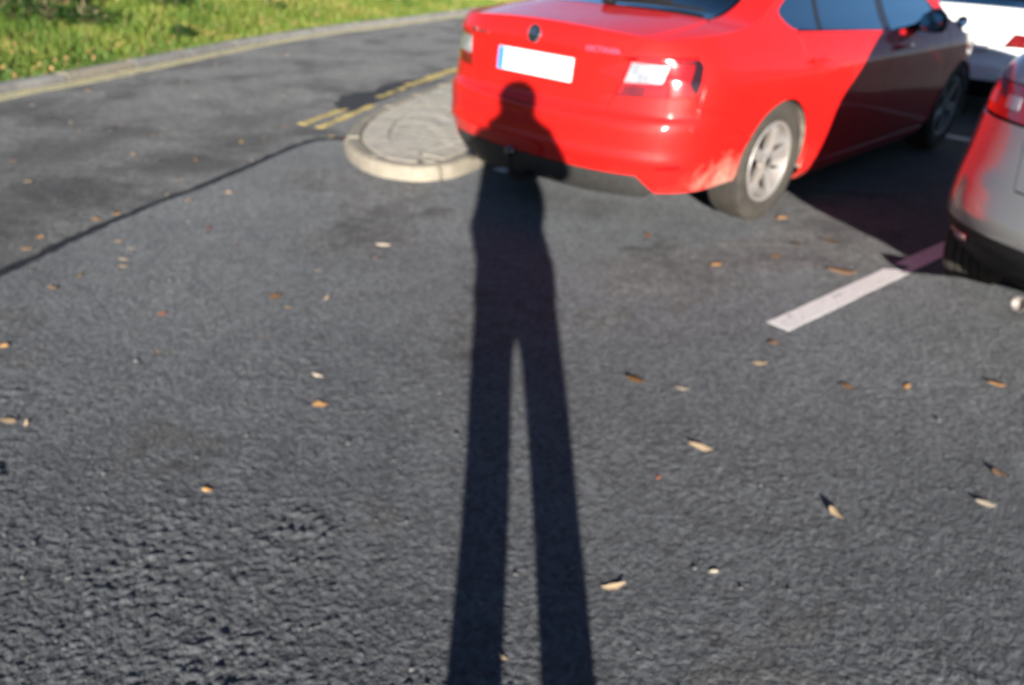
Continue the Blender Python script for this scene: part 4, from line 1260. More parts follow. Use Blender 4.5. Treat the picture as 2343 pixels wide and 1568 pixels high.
# ------------------------------------------------------------------ hatchbacks (silver and white)
def hatchback(loc, rz, label, c):
    car = empty('parked_car', loc, rz)
    tag(car, label, 'car', 'parked cars')
    S = Shell(c['len'], c['aw'], c['vr'], c['vf'], Lr=c['Lr'], nr=c['nr'], Lf=.9, nf=2.4)
    pu, pv = S.pu, S.pv
    LIP = c['lip']; wl = c['wlip']
    wlip = lambda p: wl-c.get('lipdrop', .02)*(np.asarray(p)/LIP)**2
    rows = c['rows']
    U = Upper(S, LIP, wlip, rows)
    E = lambda v: float(np.interp(v, [0]+[r[0] for r in rows], [float(wlip(LIP))]+[r[1] for r in rows]))
    pt = c['paint']; st = .04
    RV, FV, WR = c['axle_r'], c['axle_f'], c['wheel_r']
    AR, AZ = WR+.045, WR-.01
    wb, tops = c['belt'], c['tops']
    wbf = lambda v: float(np.interp(v, *zip(*wb))); tpf = lambda v: float(np.interp(v, *zip(*tops)))
    B0, B1 = c['clad'], c['bump']        # top of the black cladding, top of the bumper
    tgp = c['tgp']
    tg = [(-tgp*.86, B1), (0, B1-.015), (tgp*.86, B1), (tgp*.95, c['lamp'][0]), (tgp, c['lamp'][1]), (LIP*.93, float(wlip(LIP*.93)))]
    tg += [(x, float(wlip(x))) for x in np.linspace(LIP*.8, -LIP*.8, 9)]
    tg += [(-a, b) for a, b in (tg[5], tg[4], tg[3])]
    tgo = panel('tailgate', [(S, tg, st, .025), (U, [(0, -.92), (0, .92), (.22, .9), (.22, -.9)], .06, .06, .003)], pt, car)
    panel('rear_window', [(U, [(.26, -.88), (.24, 0), (.26, .88), (2.4, .88), (2.7, 0), (2.4, -.88)], .1, .08)], MT['glass_dark'], car, thick=.004)
    nrow = len(rows)
    r_ws, r_sc = c['t_ws'], c['t_sc']
    panel('roof', [(U, [(2.74, -1), (2.74, 0), (2.74, 1), (r_ws, 1), (r_ws+.05, 0), (r_ws, -1)], .12, .08, .003)], pt, car)
    panel('windscreen', [(U, [(r_ws+.05, -.97), (r_ws+.1, 0), (r_ws+.05, .97), (r_sc, .97), (r_sc, -.97)], .12, .08)], MT['glass'], car, thick=.004)
    panel('bonnet', [(U, [(r_sc+.06, -.98), (r_sc+.06, .98), (nrow-.05, .98), (nrow-.02, 0), (nrow-.05, -.98)], .12, .08)], pt, car)
    d0, dm, d1 = c['doors']
    l0, l1, lp0, lp1 = c['lamp'][0], c['lamp'][1], c['lamp'][2], c['lamp'][3]
    for fl in (0, 1):
        top = [(0, .92), (0, 1), (1, 1), (2, 1), (2.74, 1), (2.72, .89), (2.4, .89), (.26, .89)]
        pts = [(LIP, float(wlip(LIP)))] + [(pv(v), E(v)) for v in [r[0] for r in rows[:c['n_side']]]]
        dlo = [(a, b) for a, b in tops[::-1]]
        ar = arc(RV, AZ, AR, -5, 165, 22)
        sm = [(d0, wbf(d0)), (d0+.03, B1+.2), (RV+AR*.86+.02, AZ+AR*.62), (RV+AR+.06, B0+.02)]
        body = pts + [(pv(a), b) for a, b in dlo] + [(pv(a), b) for a, b in sm] + [(pv(a), b) for a, b in ar if b > B0+.02 and a > RV-AR*.9]
        body += [(pv(max(.3, RV-AR-.12)), B1-.02), (lp1-.05, l0-.06), (lp1-.02, l0), (lp1, l1), (tgp, l1+.006), (LIP*.93, float(wlip(LIP*.93)))]
        panel('side_panel', [(S, body, st, .03), (U, top, .1, .05, .003)], pt, car, flip=fl)
        rd = [(pv(d0), wbf(d0)), (pv(d0+.03), B1+.2), (pv(RV+AR*.86+.02), AZ+AR*.62), (pv(RV+AR+.06), B0), (pv(dm-.02), B0), (pv(dm), wbf(dm))]
        fd = [(pv(dm), wbf(dm)), (pv(dm-.02), B0), (pv(d1-.02), B0), (pv(d1), B1+.2), (pv(d1-.03), wbf(d1-.03))]
        e1 = panel('rear_door', [(S, rd, st, .03)], pt, car, flip=fl); e2 = panel('front_door', [(S, fd, st, .03)], pt, car, flip=fl)
        for d_, hv in ((e1, d0+.18), (e2, dm+.17)):
            bm = bmesh.new(); x_ = float(S(pv(hv), wbf(hv)-.10)[0]); box(bm, (x_+.012, hv, wbf(hv)-.10), (.03, .19, .026), .01)
            if fl: bmesh.ops.scale(bm, vec=(-1, 1, 1), verts=bm.verts)
            bmobj('door_handle', bm, pt, d_)
        for a, b, d_ in ((d0+.03, dm-.05, e1), (dm+.05, tops[-1][0]-.06, e2)):
            vs = np.linspace(a, b, 9)
            q = [(pv(v), wbf(v)) for v in vs] + [(pv(v), max(wbf(v)+.012, tpf(v))) for v in vs[::-1]]
            panel('side_window', [(S, q, .06, .04)], MT['glass_dark'], d_, flip=fl, thick=.004, lift=-.005)
        q = [(dm-.05, wbf(dm-.05)), (dm+.05, wbf(dm+.05)), (dm+.05, tpf(dm+.05)), (dm-.05, tpf(dm-.05))]
        panel('pillar_cover', [(S, [(pv(a), b) for a, b in q], .05, .04)], MT['gloss_black'], car, flip=fl, lift=-.003)
        fa = arc(FV, AZ, AR, 185, 20, 20)
        fe = [(pv(d1), B1+.2), (pv(d1-.02), B0)] + [(pv(a), b) for a, b in fa if b > B0] + [(pv(FV+AR+.08), B1), (pv(c['len']-.45), B1+.12)]
        fe += [(pv(v), E(v)-.004) for v in [r[0] for r in rows[c['n_side']:]][::-1]] + [(pv(d1-.03), wbf(d1-.03)+.02)]
        panel('front_wing', [(S, fe, st, .03)], pt, car, flip=fl)
        sl = [(pv(RV+AR+.01), B0-.006), (pv(RV+AR+.04), .17), (pv(FV-AR-.04), .17), (pv(FV-AR-.01), B0-.006)]
        panel('sill', [(S, sl, .06, .03)], c['cladm'], car, flip=fl)
        lmp = [(lp0, l0), (lp1-.03, l0+.01), (lp1, l1), (lp0+c.get('slant', .05), l1+.004)]
        lo = panel('tail_lamp', [(S, lmp, .03, .02)], MT[c['lens']], car, flip=fl, lift=.002)
        hh = l1-l0; ww = lp1-lp0
        for f0, f1 in c['cells']:
            q = [(lp0+ww*f0+.01, l0+hh*.32), (lp0+ww*f1, l0+hh*.32), (lp0+ww*f1+.01, l0+hh*.70), (lp0+ww*f0+.02, l0+hh*.70)]
            panel('clear_lens', [(S, q, .03, .02)], MT['clear_lens'], lo, flip=fl, lift=.005, gap=.001, thick=.004)
        hl = [(pv(c['len']-.42), B1+.03), (pv(c['len']-.12), B1+.02), (pv(c['len']-.1), B1+.11), (pv(c['len']-.42), B1+.13)]
        panel('headlamp', [(S, hl, st, .03)], MT['clear_lens'], car, flip=fl)
    half = [(0, B1-.015), (tgp*.86, B1-.001), (tgp*.95, l0-.003), (lp1-.02, l0-.003), (lp1-.05, l0-.06), (pv(max(.3, RV-AR-.12)), B1-.022)] + [(pv(a), b) for a, b in arc(RV, AZ, AR, 150, 176, 8) if b > B0]
    half += [(pv(RV-AR-.005), B0), (tgp, B0), (0, B0-.006)]
    bp = panel('rear_bumper', [(S, half + [(-a, b) for a, b in half[-2:0:-1]], st, .025)], pt, car)
    hb = [(0, B0-.010), (tgp, B0-.006), (pv(RV-AR-.005), B0-.006), (pv(RV-AR+.01), c['under']+.05), (pv(.3), c['under']), (tgp, c['under']-.01), (0, c['under']-.02)]
    panel('lower_bumper', [(S, hb + [(-a, b) for a, b in hb[-2:0:-1]], st, .025)], c['cladm'], car, lift=-.003)
    for fl in (0, 1):
        a = c['refl']
        panel('reflector', [(S, [(a[0], a[2]), (a[1], a[2]+.004), (a[1]-.02, a[3]), (a[0], a[3])], .03, .02)], MT['red_lens'], bp, flip=fl, lift=.004, gap=.001, thick=.004)
    fh = [(pv(FV+AR+.08), B1)] + [(pv(a), b) for a, b in arc(FV, AZ, AR, 25, 0, 6)] + [(pv(FV+AR+.06), .22), (S.P3, .19)]
    panel('front_bumper', [(S, fh + [(2*S.P3-a, b) for a, b in fh[-2::-1]] + [(S.P3, B1+.02)], .05, .04)], pt, car)
    panel('grille', [(S, [(pv(c['len']-.04), B1+.03), (S.P3, B1+.03), (2*S.P3-pv(c['len']-.04), B1+.03), (2*S.P3-pv(c['len']-.04), B1+.11), (S.P3, B1+.12), (pv(c['len']-.04), B1+.11)], .05, .03)], MT['gloss_black'], car)
    bm = bmesh.new()
    ps = np.r_[np.linspace(0, pv(RV-AR-.02), 12), np.linspace(pv(RV+AR+.02), pv(FV-AR-.02), 5), np.linspace(pv(FV+AR+.02), S.P3, 12)]
    ws = np.linspace(.20, wb[1][1]-.06, 5)
    rw_ = []
    for w in ws:
        rg = [Vector(S(p, w)) for p in ps]
        f = lambda v, s_: bm.verts.new((max(0, v.x-.028)*s_, c['len']/2+(v.y-c['len']/2)*.98, v.z))
        rw_.append([f(v, 1) for v in rg] + [f(v, -1) for v in rg[::-1]])
    nn = len(rw_[0])
    for a, b in zip(rw_[:-1], rw_[1:]):
        for k in range(nn):
            if (k if k < nn//2 else nn-2-k) in (11, 16): continue
            bm.faces.new((a[k], a[(k+1) % nn], b[(k+1) % nn], b[k]))
    bm.faces.new(rw_[0])
    bmobj('floor_pan', bm, MT['gap'], car, smooth=False)
    for v in (RV, FV):
        for fl in (0, 1):
            liner(car, .55, .84, v, AR+.012, AZ, fl)
            wheel(car, (c['half']-.145)*(-1 if fl else 1), v, WR, .215, -1 if fl else 1, WR-.105)
    interior(car, .68, dm+.05, d0+.3, .32)
    for sg_ in (-1, 1): mirror_part(car, c['half']-.05, d1-.25, wbf(d1-.25)+.05, sg_, pt)
    rot, loc_ = frame_on(S, 0, c['plate_w'], .012)
    number_plate(car, loc_, rot, c.get('plate', ''))
    rot, loc_ = frame_on(S, 0, c['badge_w'], .003)
    Mx = rot.to_4x4(); Mx.translation = loc_
    bm = bmesh.new(); lathe(bm, [(.0, .001), (.006, .001), (.008, .030), (.010, .046), (.006, .050), (0, .051)], 32, 'Z')
    b0 = bmobj('badge', bm, MT['chrome'], tgo); b0.matrix_local = Mx
    return car, S, tgo

silver_cfg = dict(len=4.4, half=.90, Lr=.66, nr=2.35, lip=.92, wlip=1.06, paint=MT['silver'], lens='red_lens', cladm=MT['black_plastic'],
    aw=[(.12, .78), (.20, .84), (.30, .87), (.45, .893), (.62, .90), (.80, .897), (.93, .885), (1.0, .86), (1.05, .825), (1.12, .79), (1.25, .735), (1.4, .66), (1.5, .59)],
    vr=[(.12, .34), (.22, .26), (.30, .16), (.40, .03), (.48, 0), (.58, .04), (.66, .09), (.85, .16), (.95, .19), (1.06, .24), (1.12, .27), (1.5, .27)],
    vf=[(.12, .12), (.3, .02), (.5, 0), (.65, .05), (.8, .15), (.95, .28), (1.1, .34), (1.5, .34)],
    rows=[(.35, 1.10, .03, -.10), (.60, 1.28, .04, -.12), (.95, 1.42, .05, -.08), (1.4, 1.465, .05, 0), (2.0, 1.465, .05, .02), (2.45, 1.42, .06, .08), (2.8, 1.25, .08, .14), (3.15, 1.06, .07, .18), (3.5, .99, .07, .2), (4.15, .86, .06, .16)],
    t_ws=5.9, t_sc=8.0, n_side=8, axle_r=.94, axle_f=3.62, wheel_r=.33, clad=.44, bump=.62, tgp=.70, lamp=(.825, .95, .56, 1.12), under=.285, refl=(.76, .90, .345, .40),
    belt=[(.6, 1.07), (1.3, 1.04), (3.1, .98)], tops=[(.78, 1.16), (.95, 1.28), (1.25, 1.38), (1.9, 1.41), (2.35, 1.37), (2.75, 1.18), (3.02, 1.01)], doors=(1.15, 2.15, 3.18),
    plate_w=.74, badge_w=.98, cells=((.30, .48), (.62, .80)), slant=.03)
SILVER, SS_, _ = hatchback(red2w(2.745, .19), -CAR_A, 'silver hatchback cut off by the right edge, red lamp and black lower bumper', silver_cfg)
bm = bmesh.new()
lathe(bm, [(-.45, .02), (-.16, .026), (0, .030), (.004, .027), (-.01, .024), (-.03, .001)], 24, 'Y')
ex = bmobj('exhaust_tip', bm, MT['alloy'], SILVER); ex.location = (-.42, .17, .215); ex.rotation_euler = (R(12), 0, PI)

white_cfg = dict(len=4.25, half=.885, Lr=.5, nr=2.8, lip=.86, wlip=.95, paint=MT['white'], lens='dark_lens', cladm=MT['black_plastic'],
    aw=[(.12, .78), (.20, .84), (.35, .87), (.55, .885), (.72, .88), (.82, .86), (.90, .825), (.96, .79), (1.1, .73), (1.25, .66), (1.36, .59)],
    vr=[(.12, .2), (.25, .05), (.38, 0), (.48, .005), (.53, .035), (.70, .05), (.80, .05), (.90, .08), (.95, .11), (1.4, .13)],
    vf=[(.12, .12), (.3, .02), (.5, 0), (.65, .05), (.8, .2), (.9, .28), (1.4, .34)],
    rows=[(.32, .985, .02, -.10), (.58, 1.15, .03, -.12), (.95, 1.28, .045, -.08), (1.3, 1.325, .05, -.02), (1.9, 1.335, .05, 0), (2.35, 1.30, .06, .08), (2.7, 1.14, .08, .14), (3.05, .955, .07, .18), (3.4, .89, .07, .2), (4.0, .77, .06, .16)],
    t_ws=5.9, t_sc=8.0, n_side=8, axle_r=.92, axle_f=3.48, wheel_r=.31, clad=.36, bump=.52, tgp=.62, lamp=(.635, .755, .385, 1.0), under=.25, refl=(.62, .78, .40, .425),
    belt=[(.6, .97), (1.3, .95), (3.0, .90)], tops=[(.80, 1.06), (.98, 1.17), (1.25, 1.25), (1.9, 1.28), (2.3, 1.245), (2.65, 1.08), (2.92, .93)], doors=(1.1, 2.05, 3.05),
    plate_w=.655, badge_w=.815, cells=((.28, .40),), slant=.075, plate='TS 7798')
WHITE, WS_, WTG = hatchback(red2w(.34, 5.2), -CAR_A, 'white hatchback parked beyond the bonnet of the red car', white_cfg)
# recessed lip over the plate and a small script on the right
bm = bmesh.new()
for a in np.linspace(-.36, .36, 1):
    pass
rot, loc_ = frame_on(WS_, 0, .732, .006)
box(bm, (0, 0, 0), (.70, .018, .02), .006)
o = bmobj('plate_trim', bm, MT['interior_light'], WTG); Mx = rot.to_4x4(); Mx.translation = loc_; o.matrix_local = Mx
# ================================================================== fallen leaves
LEAVES = [
    (-1.554, 1.975, 0.055, 5, 'tan', 1, 'long tan leaf lying at the left edge of the picture'),
    (-1.498, 1.965, 0.034, 85, 'tan', 3, 'thin upright tan leaf just right of the long one at the left edge'),
    (-1.845, 2.436, 0.033, 20, 'orange', 0, 'orange leaf at the left edge, halfway down the picture'),
    (-0.675, 2.33, 0.045, -20, 'pale', 3, 'narrow pale leaf above the large orange and white one left of the shadow'),
    (-0.624, 2.149, 0.051, 10, 'orange', 2, 'large crumpled orange leaf left of the person shadow'),
    (-0.829, 1.692, 0.031, -30, 'orange', 4, 'solitary curled orange leaf on the coarsest tarmac, lower left'),
    (-1.283, 2.449, 0.031, 0, 'tan', 4, 'tan leaf below a reddish one on the left parking tarmac'),
    (-1.402, 2.752, 0.034, 30, 'reddish', 0, 'reddish leaf midway between the seam and the lower left corner'),
    (-1.004, 2.96, 0.054, 10, 'orange', 4, 'bright curled leaf left of the shadow, below the island tip'),
    (-0.658, 3.592, 0.073, 3, 'pale', 1, 'pale flat leaf between the island kerb and the person shadow'),
    (0.012, 1.167, 0.031, -40, 'tan', 3, 'tan leaf between the shadow legs at the bottom of the picture'),
    (0.272, 1.395, 0.063, 8, 'tan', 3, 'long thin tan leaf just right of the shadow legs, near the bottom'),
    (0.532, 1.457, 0.025, 20, 'pale', 1, 'small pale leaf right of the long thin leaf near the bottom'),
    (0.602, 1.991, 0.075, -6, 'tan', 1, 'largest tan leaf, right of the shadow in the open tarmac'),
    (0.448, 1.827, 0.018, 40, 'reddish', 0, 'tiny reddish leaf just left of the largest tan leaf'),
    (0.927, 1.699, 0.05, -60, 'tan', 4, 'upright curled tan leaf standing alone at lower right'),
    (1.379, 1.77, 0.057, 5, 'pale', 1, 'pale leaf near the right edge below a dark curled one'),
    (1.502, 1.92, 0.047, -35, 'brown', 4, 'dark brown curled leaf near the right edge'),
    (0.444, 2.386, 0.064, -12, 'orange', 1, 'orange elongated leaf right of the shadow, below the red car bumper'),
    (0.609, 2.346, 0.054, -5, 'pale', 3, 'pale sliver of leaf beside the elongated orange one'),
    (0.936, 2.555, 0.061, 3, 'tan', 3, 'thin tan leaf below the near end of the white bay line'),
    (1.034, 2.718, 0.039, 0, 'brown', 0, 'brown leaf just below the near end of the white bay line'),
    (1.212, 2.406, 0.042, 0, 'orange', 1, 'orange leaf in a row of three below the silver car, leftmost'),
    (1.436, 2.419, 0.036, 40, 'orange', 0, 'orange leaf in a row of three below the silver car, middle'),
    (1.784, 2.468, 0.061, -3, 'orange', 1, 'orange leaf in a row of three below the silver car, rightmost'),
    (0.983, 3.53, 0.057, 5, 'orange', 4, 'orange leaf between the red car rear wheel and the white bay line'),
    (1.313, 3.671, 0.051, 0, 'orange', 0, 'flat orange leaf below the rear wheel of the red car'),
    (1.48, 3.863, 0.058, -10, 'brown', 0, 'brown leaf at the shadow edge behind the red car rear wheel'),
    (1.677, 3.932, 0.103, 3, 'tan', 1, 'broad tan leaf at the edge of the silver car shadow'),
    (1.582, 3.502, 0.134, 5, 'brown', 1, 'large brown leaf left of the shaded end of the white bay line'),
    (1.523, 4.289, 0.069, -5, 'orange', 4, 'bright orange leaf touching the foot of the red car rear wheel'),
    (0.698, 3.9, 0.043, -10, 'reddish', 0, 'reddish leaf below the middle of the red car bumper'),
    (-1.943, 2.944, 0.06, 5, 'tan', 1, 's'),
    (-1.901, 3.084, 0.037, 60, 'yellow', 4, 's'),
    (-1.798, 3.279, 0.058, 3, 'pale', 1, 's'),
    (-1.763, 3.204, 0.053, 3, 'tan', 3, 's'),
    (-1.825, 3.414, 0.052, 0, 'pale', 3, 's'),
    (-1.923, 3.502, 0.041, 0, 'tan', 4, 's'),
    (-2.292, 3.366, 0.047, 0, 'orange', 4, 's'),
    (-2.311, 3.51, 0.044, 50, 'orange', 0, 's'),
    (-2.192, 3.81, 0.048, 0, 'orange', 0, 's'),
    (-2.13, 3.911, 0.044, 0, 'orange', 4, 's'),
    (-1.572, 3.733, 0.039, 0, 'reddish', 0, 'p'),
    (-1.68, 4.332, 0.044, 0, 'reddish', 4, 'p'),
    (-0.795, 2.959, 0.04, 50, 'tan', 3, 'p'),
    (-0.925, 2.86, 0.042, 5, 'tan', 3, 'p'),
    (-0.669, 3.429, 0.029, 0, 'brown', 0, 'p'),
    (-0.892, 3.248, 0.035, 0, 'pale', 3, 'p'),
    (-2.12, 3.11, 0.029, 0, 'tan', 0, 's'),
    (-1.359, 3.51, 0.029, 0, 'brown', 0, 'p'),
    (-1.712, 3.817, 0.026, 0, 'pale', 3, 'p'),
    (-0.95, 2.586, 0.02, 20, 'brown', 0, 'p'),
    (-3.863, 7.043, 0.057, 0, 'orange', 0, 'r'),
    (-3.989, 6.392, 0.04, 37, 'tan', 1, 'r'),
    (-3.671, 6.066, 0.031, 74, 'orange', 2, 'r'),
    (-3.542, 5.611, 0.047, 111, 'yellow', 3, 'r'),
    (-3.396, 5.867, 0.034, 148, 'tan', 4, 'r'),
    (-2.996, 5.657, 0.029, 5, 'pale', 0, 'r'),
    (-2.992, 5.799, 0.045, 42, 'brown', 1, 'r'),
    (-2.656, 5.585, 0.044, 79, 'orange', 2, 'r'),
    (-2.589, 5.577, 0.055, 116, 'tan', 3, 'r'),
    (-2.57, 5.08, 0.04, 153, 'orange', 4, 'r'),
    (-2.322, 4.914, 0.036, 10, 'yellow', 0, 'r'),
    (-2.062, 4.552, 0.059, 47, 'tan', 1, 'r'),
    (-2.01, 4.257, 0.035, 84, 'pale', 2, 'r'),
    (-2.149, 5.225, 0.035, 121, 'brown', 3, 'r'),
    (-2.11, 4.98, 0.047, 158, 'orange', 4, 'r'),
    (-1.676, 4.324, 0.042, 15, 'tan', 0, 'r'),
    (-1.848, 4.16, 0.037, 52, 'orange', 1, 'r'),
    (-1.998, 5.507, 0.055, 89, 'yellow', 2, 'r'),
    (-1.788, 5.531, 0.037, 126, 'tan', 3, 'r'),
    (-1.765, 5.036, 0.034, 163, 'pale', 4, 'r'),
    (-1.824, 6.02, 0.052, 20, 'brown', 0, 'r'),
    (-1.881, 5.678, 0.034, 57, 'orange', 1, 'r'),
    (-2.352, 6.202, 0.045, 94, 'tan', 2, 'r'),
    (-2.718, 6.399, 0.037, 131, 'orange', 3, 'r'),
    (-3.262, 7.653, 0.048, 168, 'yellow', 4, 'r'),
    (-3.31, 8.684, 0.049, 25, 'tan', 0, 'r'),
    (-2.892, 7.007, 0.031, 62, 'pale', 1, 'r'),
    (-3.466, 9.113, 0.046, 99, 'brown', 2, 'r'),
    (-1.657, 6.795, 0.041, 136, 'orange', 3, 'r'),
    (-2.877, 4.394, 0.059, 173, 'tan', 4, 'r'),
    (-3.198, 4.789, 0.047, 30, 'orange', 0, 'r'),
    (-2.456, 4.222, 0.029, 67, 'yellow', 1, 'r'),
    (-2.143, 3.933, 0.035, 104, 'tan', 2, 'r'),
    (-3.687, 6.242, 0.031, 141, 'pale', 3, 'r'),
    (-1.397, 10.563, 0.056, 178, 'brown', 4, 'r'),
    (-2.784, 9.569, 0.049, 35, 'orange', 0, 'r'),
    (-3.694, 6.958, 0.03, 72, 'tan', 1, 'r'),
    (-3.195, 5.587, 0.032, 109, 'orange', 2, 'r'),
    (-1.984, 4.958, 0.03, 146, 'yellow', 3, 'r'),
    (-2.413, 4.915, 0.023, 3, 'tan', 4, 'r'),
    (-2.173, 7.22, 0.038, 40, 'pale', 0, 'r'),
    (-2.259, 6.624, 0.03, 77, 'brown', 1, 'r'),
    (-1.405, 5.764, 0.052, 0, 'yellow', 0, 'k'),
    (-1.303, 5.695, 0.045, 53, 'reddish', 1, 'k'),
    (-1.233, 5.422, 0.039, 106, 'orange', 2, 'k'),
    (-1.025, 5.057, 0.027, 159, 'yellow', 3, 'k'),
    (-1.58, 5.548, 0.025, 32, 'reddish', 4, 'k'),
    (-1.107, 5.181, 0.024, 85, 'orange', 0, 'k'),
]

def zone_label(z, x, y, col):
    kx = np.interp(y, KQ[:, 1], KQ[:, 0])
    if z == 'r':
        f = (x-kx)/max(.1, np.interp(y, sq[:, 1], sq[:, 0])-kx)
        where = 'near the far kerb' if f < .34 else ('midway across' if f < .67 else 'towards the dark seam')
        far = 'level with the paved island' if y > 6.2 else ('short of the island' if y > 4.9 else 'at the left edge')
        return f'small {col} fallen leaf on the road, {where}, {far}', 'leaves scattered on the road'
    if z == 's':
        return f'dry {col} leaf close to the dark seam, ' + ('on its upper side' if x < np.interp(y, sq[:, 1], sq[:, 0]) else ('below it at the left edge' if x < -1.75 else 'below its middle')), 'leaves along the seam'
    if z == 'k':
        return f'dry {col} leaf against the foot of the island kerb, ' + ('on the road side' if y > 5.75 else 'on the parking side'), 'leaves at the island kerb'
    return f'small {col} leaf on the smoother tarmac left of the person shadow, ' + ('near the seam' if y > 3.7 else 'farther down'), 'leaves on the left parking tarmac'
LK = {}
for i, (x, y, L, a, col, shp, lab) in enumerate(LEAVES):
    if (shp, col) not in LK:
        me = LM[shp].copy(); me.materials.append(LEAF[col]); LK[(shp, col)] = me
    o = bpy.data.objects.new('fallen_leaf', LK[(shp, col)])
    C.objects.link(o)
    o.location = (x, y, zsurf(x, y) - .002)
    tl = random.uniform(10, 26) if len(lab) > 1 else random.uniform(6, 20)
    o.matrix_world = Matrix.Translation((x, y, zsurf(x, y) - .001 + .17*L*math.sin(R(tl)))) @ Matrix.Rotation(R(tl), 4, 'X') @ Matrix.Rotation(R(a) + random.uniform(-.2, .2), 4, 'Z') @ Matrix.Diagonal((L*(1.0 if len(lab) > 1 else .9), L*(1.0 if len(lab) > 1 else .9), L*.6, 1))
    if len(lab) == 1:
        lb, gr_ = zone_label(lab, x, y, col); tag(o, lb, 'leaf', gr_)
    else: tag(o, lab, 'leaf', 'leaves on the open tarmac')

# loose grit on the coarse tarmac
g = G('grit_stone')
g.P(Base_Color=g.ramp(g.noise(50, 2), [(.35, (.07, .07, .07)), (.62, (.13, .13, .125)), (.8, (.34, .33, .31))]), Roughness=.8)
bm = bmesh.new()
rg = random.Random(5)
for i in range(600):
    y = 1.0 + 3.2*rg.random()**1.6; x = (rg.random()*2-1)*(.35+.72*y)
    if x < np.interp(y, sq[:, 1], sq[:, 0]) + .05: continue
    if rg.random() > .35 + .65*max(0, -x/1.5): continue
    r_ = rg.uniform(.0022, .0055)*(1.5 if rg.random() < .06 else 1)
    mt = Matrix.Translation((x, y, zpark(x, y) + r_*.2)) @ Matrix.Rotation(rg.random()*6, 4, 'Z') @ Matrix.Diagonal((r_*rg.uniform(.8, 1.5), r_, r_*.7, 1))
    bmesh.ops.create_icosphere(bm, subdivisions=1, radius=1, matrix=mt)
for i in range(34):
    y = 1.1 + 2.6*rg.random()**1.2; x = (rg.random()*2-1)*(.3+.68*y)
    if x < np.interp(y, sq[:, 1], sq[:, 0]) + .1: continue
    r_ = rg.uniform(.003, .0065)
    mt = Matrix.Translation((x, y, zpark(x, y) + r_*.15)) @ Matrix.Rotation(rg.random()*6, 4, 'Z') @ Matrix.Diagonal((r_*rg.uniform(1., 2.2), r_, r_*.55, 1))
    k0 = len(bm.verts)
    bmesh.ops.create_icosphere(bm, subdivisions=2, radius=1, matrix=mt)
    bm.verts.ensure_lookup_table()
    for v in bm.verts[k0:]: v.co += Vector((rg.uniform(-1, 1), rg.uniform(-1, 1), rg.uniform(-1, 1)))*r_*.15
o = bmobj('grit', bm, g.m, smooth=False)
tag(o, 'loose grit and small stones strewn over the parking tarmac', 'grit', kind='stuff')

# ================================================================== the photographer, whose shadow falls across the tarmac
def skin(name, verts, edges, mat, parent, sub=2, root=0):
    me = bpy.data.meshes.new(name)
    me.from_pydata([v[:3] for v in verts], edges, [])
    o = bpy.data.objects.new(name, me); C.objects.link(o)
    md = o.modifiers.new('skin', 'SKIN'); md.use_smooth_shade = True
    me.skin_vertices.new() if not me.skin_vertices else None
    for i, v in enumerate(verts):
        sv = me.skin_vertices[0].data[i]
        sv.radius = (v[3], v[4] if len(v) > 4 else v[3]); sv.use_root = (i == root)
    ss_ = o.modifiers.new('sub', 'SUBSURF'); ss_.levels = sub; ss_.render_levels = sub
    dg = bpy.context.evaluated_depsgraph_get()
    m2 = bpy.data.meshes.new_from_object(o.evaluated_get(dg)); m2.name = name
    bpy.data.objects.remove(o)
    m2.materials.clear(); m2.materials.append(mat); m2.shade_smooth()
    q = bpy.data.objects.new(name, m2); C.objects.link(q); q.parent = parent
    return q
MT['skin'] = plain('skin', (.55, .34, .25), .55, var=.08)
MT['jacket'] = plain('jacket_cloth', (.03, .035, .06), .85, var=.2, scale=60, bump=.2)
MT['jeans'] = plain('jeans', (.05, .07, .13), .9, var=.25, scale=80, bump=.2)
MT['hair'] = plain('hair', (.05, .03, .02), .6, var=.4, scale=120, bump=.3)
MT['shoe'] = plain('shoe_leather', (.03, .025, .02), .5)
PX, PY = .095, -.32
person = empty('person', (PX, PY, 0))
tag(person, 'photographer in dark jacket and jeans whose long shadow reaches the red car', 'person')
def fingers(vs, es, wrist, palm_dir, up_, side, curl):
    """five unequal bent fingers rooted in the palm"""
    w = Vector(wrist); d = Vector(palm_dir).normalized(); s_ = Vector(side).normalized(); c = Vector(curl).normalized()
    wi = len(vs)-1
    pal = w + d*.045; vs.append((*pal, .026, .017)); es.append((wi, len(vs)-1)); pi_ = len(vs)-1
    for k, (so, ln) in enumerate(((-.030, .060), (-.010, .074), (.010, .078), (.030, .070))):
        a = pal + d*.045 + s_*so; b = a + d*ln*.45 + c*ln*.25; e = b + c*ln*.5 + d*ln*.05
        i0_ = len(vs)
        vs += [(*a, .0095), (*b, .0085), (*e, .0075)]
        es += [(pi_, i0_), (i0_, i0_+1), (i0_+1, i0_+2)]
    a = w + d*.025 + s_*.035; b = a + d*.03 + s_*.018 + c*.012; e = b + d*.025 + c*.012
    i0_ = len(vs); vs += [(*a, .012), (*b, .0105), (*e, .009)]; es += [(pi_, i0_), (i0_, i0_+1), (i0_+1, i0_+2)]
x0 = -PX
bv = [(0, 0, .92, .13, .10), (-.01, -.005, 1.10, .125, .095), (-.01, -.01, 1.28, .14, .105), (-.005, -.015, 1.42, .10, .08), (0, 0, 1.51, .055, .055), (0, .02, 1.575, .06, .066), (0, .03, 1.635, .080, .095), (0, .02, 1.70, .058, .072)]
be = [(0, 1), (1, 2), (2, 3), (3, 4), (4, 5), (5, 6), (6, 7)]
SHL, SHR = (-.135, -.01, 1.448), (.108, -.01, 1.462)
ELL, ELR = (-.252, .0, 1.365), (.222, .03, 1.285)
HDL, HDR = (-.165, .155, 1.345), (.02, .145, 1.385)
